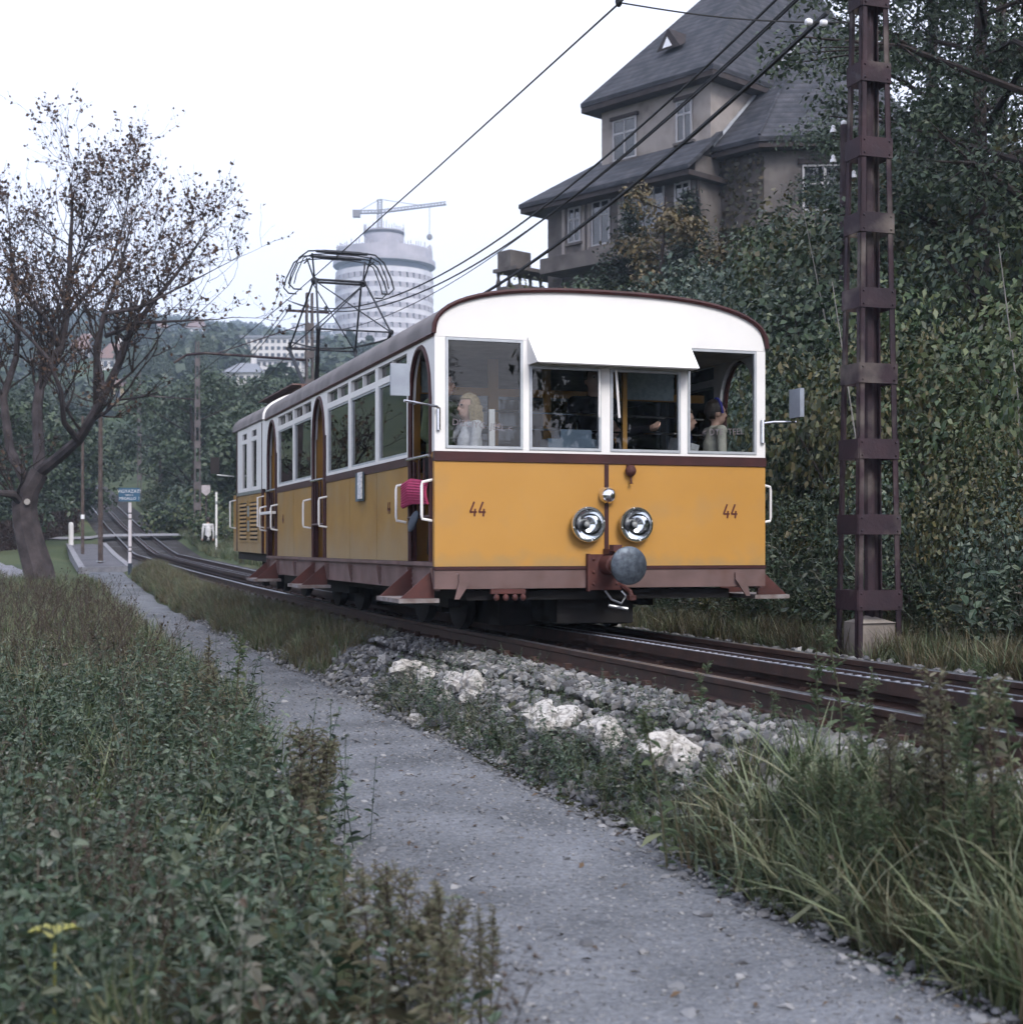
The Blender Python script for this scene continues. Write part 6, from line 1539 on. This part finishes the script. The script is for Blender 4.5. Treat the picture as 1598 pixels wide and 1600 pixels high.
# big pale dock leaf and yellow leaf in the nettles
for (px, py, L_, w_, m_, lab) in ((85, 1455, .07, .06, leaf_mat('yellow_leaf', [(.30, .30, .08), (.34, .33, .1)]), 'small bright yellow green plant among the dark nettles'),):
    q = PX(px, py, 3.6 if L_ > .1 else 3.8); mb = MB()
    for k in range(4): leaf6(mb, (0, 0, 0), (math.cos(k * 1.5 + .4), math.sin(k * 1.5 + .4), .25), (0, 0, 1), L_, w_, .3)
    z = float(gzw(q.x, q.y)); mb.tube([(0, 0, z - q.z - .02), (0, 0, 0)], [.006, .004], 4)
    mb.build('dock_plant', m_, None, label=lab, cat='plant', loc=q)

# ---- trees behind the viewpoint, mirrored in the windscreen
for i, (x, y, H, cr) in enumerate(((20, -7, 11, 3.6), (25, -6, 12, 4.0), (30, -9, 12, 4), (16.5, -4, 8, 2.6))):
    tree('reflected_tree', 'dark tree mirrored in the middle panes of the railcar windscreen', (x, y, float(gzw(x, y)) - .2), H, cr, 50, 5000, .24, G_TREE, 200 + i, .2, .05, .7, group='trees mirrored in the windscreen', clump=1.1)
for i, (x, y, H) in enumerate(((15.6, -13.5, 5.6), (17.2, -14, 6.2))):
    conifer('pointed spruce mirrored in the windscreen pane beside the open doorway', (x, y, float(gzw(x, y)) - .2), H, 1.1, 4000, 70 + i, G_DARK, 'trees mirrored in the windscreen')

for i, (x, y, r, h) in enumerate(((14.0, -1.5, 3.2, 6.0), (17.5, -5.0, 3.6, 8.0), (21, -8, 4.0, 10), (24, -3, 4.5, 11), (19, 1, 4, 9), (26, -10, 4.5, 11))):  # added behind the viewpoint to keep sky reflections off the middle panes
    bush('tall thicket added out of view to darken the middle windscreen panes', x, y, r, h, i % 2, .095, 3400, 'thickets added out of view to darken the windscreen', 'thicket', var=20)
# ================================================================== PEOPLE
def skinm(n, c): return mat(n, c, tuple(x * .9 for x in c), rough=.55, scale=9)
SK = skinm('skin_tone', (.52, .33, .26)); M_EYE = mat('eye_dark', (.02, .015, .015), rough=.2); M_LIP = mat('lip_tone', (.36, .16, .14), rough=.5)
def person(label, loc, rz, H, top, bottom, hair, hair_style='short', arms=None, lean=(0, 0), sit=False, head_turn=0.0, shoe=None, band=None, child=False, collar=None):
    """loc: feet point (or the floor under the seat); faces local -Y"""
    o = thing('person', label, 'person', loc, rz)
    k = H / 1.7; hs = (1.18 if child else 1.0)
    V = lambda *a: Vector(a)
    hip = V(0, 0, .90 * k); 
    if sit: hip = V(0, .0, .46)
    up = V(lean[0], lean[1], 1).normalized()
    chest = hip + up * .36 * k; neck = hip + up * .56 * k; head = neck + (up + V(0, -.12, 0)).normalized() * .155 * k
    sh = [neck + V(s * .175 * k, 0, -.05 * k) for s in (-1, 1)]
    hp = [hip + V(s * .09 * k, 0, -.02) for s in (-1, 1)]
    if sit:
        kn = [p + V(s * .03, -.42 * k, .02) for p, s in zip(hp, (-1, 1))]; an = [V(p.x, p.y - .03, .08 * k) for p in kn]
    else:
        kn = [V(p.x * 1.05, p.y - .03, .49 * k) for p in hp]; an = [V(p.x * 1.05, p.y + .02, .08 * k) for p in hp]
    toe = [p + V(s * .02, -.16 * k, -.055 * k) for p, s in zip(an, (-1, 1))]
    arms = arms or [None, None]
    el, wr = [], []
    for i, s in enumerate((-1, 1)):
        if arms[i]: e_, w_ = arms[i]; el.append(sh[i] + V(*e_) * k); wr.append(sh[i] + V(*e_) * k + V(*w_) * k)
        else: el.append(sh[i] + V(s * .05, .02, -.28) * k); wr.append(el[-1] + V(s * .0, -.06, -.25) * k)
    B = []   # (a, b, ra, rb, material)
    t_, b_, sk, sho = 0, 1, 2, 3
    B += [(hip + V(0, 0, -.02), chest, .125 * k, .135 * k, t_), (chest, neck + V(0, 0, -.06 * k), .135 * k, .09 * k, t_), (sh[0], sh[1], .068 * k, .068 * k, t_), (hip + V(-.05 * k, 0, 0), hip + V(.05 * k, 0, 0), .125 * k, .125 * k, b_ if not child else t_)]
    B += [(neck - up * .05 * k, head - up * .05 * k, .052 * k, .05 * k, sk)]
    for i in (0, 1):
        B += [(sh[i], el[i], .058 * k, .047 * k, t_), (el[i], wr[i], .046 * k, .034 * k, t_ if arms[i] is None or not child else t_)]
        B += [(hp[i], kn[i], .085 * k, .062 * k, b_), (kn[i], an[i], .060 * k, .042 * k, b_), (an[i], toe[i], .042 * k, .034 * k, sho)]
        d = (wr[i] - el[i]).normalized(); pa = wr[i] + d * .055 * k; B += [(wr[i], pa, .027 * k, .034 * k, sk)]
        side = d.cross(V(0, -1, .3)); side = side.normalized() if side.length > .1 else V(1, 0, 0); nrm = side.cross(d).normalized()
        for f in range(4):
            L = (.062, .072, .068, .054)[f] * k; b0 = pa + side * (f - 1.5) * .017 * k + d * .015 * k; b1 = b0 + d * L * .55 + nrm * .006 * k; b2 = b1 + d * L * .42 + nrm * .022 * k
            B += [(b0, b1, .0098 * k, .009 * k, sk), (b1, b2, .009 * k, .007 * k, sk)]
        th0 = wr[i] + d * .02 * k - side * .028 * k; th1 = th0 + (d * .7 - side * .6).normalized() * .045 * k; B += [(th0, th1, .012 * k, .010 * k, sk), (th1, th1 + d * .028 * k, .010 * k, .008 * k, sk)]
    mb = MB()
    for a, b, ra, rb, _ in B:
        n = max(2, int((b - a).length / max(.012, min(ra, rb)) ) + 1)
        mb.tube([a.lerp(b, u) for u in np.linspace(0, 1, n)], [ra + (rb - ra) * u for u in np.linspace(0, 1, n)], 10); mb.ball(a, ra, 10, 7); mb.ball(b, rb, 10, 7)
    # head: skull, jaw, nose, ears, turned about the neck
    Rm = Matrix.Rotation(head_turn, 3, 'Z'); hk = k * hs
    def hp_(x, y, z): return head + Rm @ V(x, y, z) * hk
    hb = MB(); hb.ball((0, .01, .02), (.073, .092, .098), 16, 12).ball((0, -.02, -.045), (.056, .068, .066), 14, 10).tube([(0, -.082, .02), (0, -.104, -.022), (0, -.088, -.03)], [.008, .0135, .008], 8)
    for s in (-1, 1): hb.ball((s * .073, .012, -.005), (.012, .022, .032), 8, 6); hb.ball((s * .03, -.066, .028), (.022, .014, .012), 8, 6)
    hb.ball((0, -.078, -.062), (.024, .012, .011), 8, 5)
    mb.add([hp_(*v) for v in hb.v], hb.f)
    me0 = mb.mesh('body_raw'); tmp = bpy.data.objects.new('tmp', me0); COL.objects.link(tmp)
    rm = tmp.modifiers.new('r', 'REMESH'); rm.mode = 'VOXEL'; rm.voxel_size = .0105 * max(k, .8); 
    sm = tmp.modifiers.new('s', 'SMOOTH'); sm.iterations = 3; sm.factor = .5
    bpy.context.view_layer.update(); dg = bpy.context.evaluated_depsgraph_get(); me = bpy.data.meshes.new_from_object(tmp.evaluated_get(dg)); bpy.data.objects.remove(tmp)
    for m in (top, bottom, SK, shoe or M_WIRE): me.materials.append(m)
    C = np.zeros(len(me.polygons) * 3); me.polygons.foreach_get('center', C); C = C.reshape(-1, 3)
    best = np.full(len(C), 9e9); idx = np.zeros(len(C), int)
    for a, b, ra, rb, m in B + [(head + V(0, 0, -.05 * k), head + V(0, 0, .05 * k), .085 * hk, .085 * hk, 2)]:
        a_, b_v = np.array(a), np.array(b); ab = b_v - a_; u = np.clip(((C - a_) @ ab) / max(ab @ ab, 1e-9), 0, 1); dd = np.linalg.norm(C - (a_ + u[:, None] * ab), axis=1) - (ra + (rb - ra) * u)
        w = dd < best; best[w] = dd[w]; idx[w] = m
    me.polygons.foreach_set('material_index', idx.astype(np.int32)); me.polygons.foreach_set('use_smooth', [True] * len(me.polygons)); me.name = 'body'
    link('body', me, o)
    ey = MB()
    for s in (-1, 1): ey.ball(hp_(s * .031, -.083, .022), .0095 * hk, 8, 6)
    ey.build('eyes', M_EYE, o, smooth=True)
    MB().ball(hp_(0, -.087, -.058), (.019 * hk, .008 * hk, .006 * hk), 8, 5).build('mouth', M_LIP, o, smooth=True)
    # hair shell
    hm = MB(); seg, rg = 22, 14; vs_, fs, keep = [], [], {}
    rngh = random.Random(int(H * 100))
    for i in range(rg + 1):
        th = math.pi * (i / rg) * .80
        for j in range(seg):
            ph = 2 * math.pi * j / seg; x, y, z = math.sin(th) * math.cos(ph), math.sin(th) * math.sin(ph), math.cos(th)
            wv = 1 + .035 * math.sin(9 * ph + i) + rngh.uniform(-.02, .02)
            vs_.append(hp_(x * .083 * wv, .014 + y * .103 * wv, .028 + z * .105 * wv))
    for i in range(rg):
        for j in range(seg):
            ph = 2 * math.pi * (j + .5) / seg; y = math.sin(ph); th = (i + .5) / rg * .80 * 180
            lim = 62 if y < -.35 else (98 if y < .15 else 140)
            if th < lim: fs.append((i * seg + j, i * seg + (j + 1) % seg, (i + 1) * seg + (j + 1) % seg, (i + 1) * seg + j))
    hm.add(vs_, fs)
    if hair_style == 'long':
        for j in range(15):
            ph = math.radians(-15 + 210 * j / 14); x, y = math.cos(ph), math.sin(ph)
            hm.tube([hp_(x * .078, .014 + y * .097, .02), hp_(x * .083, .02 + y * .1, -.06), hp_(x * .078, .03 + y * .095, -.13), hp_(x * .07, .035 + y * .09, -.165)], [.024 * hk, .027 * hk, .024 * hk, .008 * hk], 6)
    ho = hm.build('hair', hair, o, smooth=True)
    md = ho.modifiers.new('thick', 'SOLIDIFY'); md.thickness = .012 * hk
    if band: MB().tube([hp_(.088 * math.cos(a), -.02 + .02 * math.sin(a), .03 + .11 * math.sin(a)) for a in np.linspace(-.3, math.pi + .3, 16)], .013 * hk, 6).build('headband', band, o, smooth=True)
    if collar: MB().tube([neck + V(.075 * k * math.cos(a), .06 * k * math.sin(a) - .01, -.035 * k) for a in np.linspace(0, 6.283, 14)], .02 * k, 6).build('collar', collar, o, smooth=True)
    return o
def cl(n, c): return mat(n, c, tuple(x * .8 for x in c), rough=.9, scale=30, bump=.2, bscale=120, spec=.1)
def CP(x, y, z=.65): return TP(LC + x, T0 + y, z)
def hairm(n, c): return mat(n, c, tuple(x * .6 for x in c), rough=.5, scale=40, bump=.4, bscale=90)
GREEN, WHITEK, NAVY, CREAM, BLACKC, TROU = cl('green_wool', (.065, .085, .05)), cl('white_knit', (.66, .66, .68)), cl('navy_cloth', (.018, .02, .075)), cl('cream_knit', (.60, .58, .50)), cl('black_uniform', (.015, .014, .02)), cl('dark_trousers', (.02, .018, .02))
BLOND, BROWN, DARKB = hairm('blond_hair', (.42, .33, .20)), hairm('brown_hair', (.10, .06, .04)), hairm('dark_hair', (.03, .02, .018))
person('person in a green sweater standing in the front doorway of the railcar', CP(-1.30, .56), ROT + math.radians(35), 1.58, GREEN, TROU, DARKB, 'short', [((-.02, .04, -.27), (.10, -.16, -.16)), ((.05, -.10, -.24), (.05, -.22, .04))], (0, -.05), head_turn=math.radians(20))
person('blond child in a white sweater at the windscreen pane beside the open doorway', CP(-1.10, .34), ROT + math.radians(-80), 1.36, WHITEK, TROU, BLOND, 'long', [((-.10, -.16, -.14), (.05, -.10, .24)), ((.04, -.06, -.27), (-.03, -.16, -.10))], child=True)
person('driver in dark uniform standing at the control desk', CP(.07, .50), ROT, 1.66, BLACKC, TROU, DARKB, 'short', [None, ((.12, -.12, -.26), (.10, -.26, .02))], (0, -.03))
person('dark haired boy looking down behind the driver', CP(.33, .75), ROT + math.radians(70), 1.25, BLACKC, TROU, DARKB, child=True)
person('boy in a navy jersey with white collar behind the girl at the windscreen', CP(.86, .30), ROT + math.radians(75), 1.30, NAVY, TROU, BROWN, 'short', [((-.06, .02, -.26), (.12, -.14, -.10)), ((.06, -.08, -.25), (.02, -.2, .02))], child=True, collar=WHITEK)
person('girl in a cream cardigan with blue headband looking out at the windscreen', CP(1.13, .24), ROT + math.radians(88), 1.37, CREAM, TROU, DARKB, 'short', [((-.06, .02, -.26), (.08, -.16, -.12)), ((.06, -.12, -.22), (.05, -.22, -.06))], child=True, band=cl('blue_headband', (.06, .06, .32)))
person('passenger in dark coat seated by the first side window', CP(-1.08, 1.62), ROT + math.radians(-8), 1.6, BLACKC, TROU, DARKB, sit=True)
person('passenger in a blue jacket leaning in the middle doorway', CP(-1.20, 4.78), ROT + math.radians(10), 1.6, cl('blue_cloth', (.025, .04, .12)), TROU, DARKB, 'short')
person('passenger in grey seated behind the second side window', CP(-1.05, 3.1), ROT + math.radians(160), 1.62, cl('grey_cloth', (.10, .10, .11)), TROU, BROWN, sit=True)
person('passenger with pale shirt seated behind the third side window', CP(-1.0, 4.0), ROT + math.radians(190), 1.6, cl('pale_shirt', (.35, .35, .37)), TROU, DARKB, sit=True)
# white satchel of the boy
MB().box(-.12, .12, -.05, .05, 0, .18).build('satchel', WHITEK, None, label='white satchel held against the boy in navy at the window', cat='bag', loc=CP(.78, .22, 1.52), rot=(.1, .25, ROT))
# pink knitted roll and grey bag over the front gate
pk = MB(); 
for k in range(9):
    a = k / 8; pk.tube([(-1.53 - .02 * math.sin(a * 3), .10, 1.13 + a * .17), (-1.575 - .025 * math.sin(a * 3.1), .45, 1.15 + a * .175), (-1.585, .70, 1.12 + a * .17), (-1.55, .82, 1.11 + a * .15)], [.012, .022, .022, .010], 6)
po = pk.build('knitted_blanket', cl('pink_knit', (.42, .06, .14)), None, smooth=True, label='pink ribbed knitted blanket hung over the front doorway gate', cat='blanket')
po.location = TP(LC, T0); po.rotation_euler = (0, 0, ROT)
bg = MB().add([(-1.55, .30, 1.09), (-1.55, .58, 1.10), (-1.60, .66, .90), (-1.60, .50, .86), (-1.50, .30, 1.09), (-1.50, .58, 1.10), (-1.53, .66, .90), (-1.53, .50, .86)], [(0, 1, 2, 3), (7, 6, 5, 4), (0, 4, 5, 1), (1, 5, 6, 2), (2, 6, 7, 3), (3, 7, 4, 0)]).build('shoulder_bag', cl('slate_bag', (.10, .12, .15)), None, label='slate grey bag hanging below the pink blanket', cat='bag')
md = bg.modifiers.new('round', 'SUBSURF'); md.levels = 2; md.render_levels = 2; bg.location = TP(LC, T0); bg.rotation_euler = (0, 0, ROT)
dc = MB().box(-1.6, -1.52, 7.62, 8.5, 1.20, 1.235).build('white_barrier_bar', M_WHT, None, label='white bar across the rear doorway of the railcar', cat='bar'); dc.location = TP(LC, T0); dc.rotation_euler = (0, 0, ROT)
# far walker
w = PX(325, 825, 57); w.z = float(gzw(w.x, w.y)); person('distant person in white sitting on the grassy bank', w, math.radians(200), 1.6, WHITEK, TROU, DARKB, sit=True)

# ================================================================== AIR
hz = MB().box(-800, 800, -70, 1750, -8, 168).build('haze', None, None, label='pale blue autumn haze filling the valley air', cat='haze', kind='stuff')
hm_ = bpy.data.materials.new('haze_air'); hm_.use_nodes = True; nt = hm_.node_tree; nt.nodes.clear()
oo = nt.nodes.new('ShaderNodeOutputMaterial'); pv = nt.nodes.new('ShaderNodeVolumePrincipled')
pv.inputs['Color'].default_value = (.64, .79, 1.0, 1); pv.inputs['Density'].default_value = .0006; pv.inputs['Anisotropy'].default_value = 0.0
nt.links.new(pv.outputs[0], oo.inputs['Volume']); hz.data.materials.append(hm_)
hz.visible_shadow = True
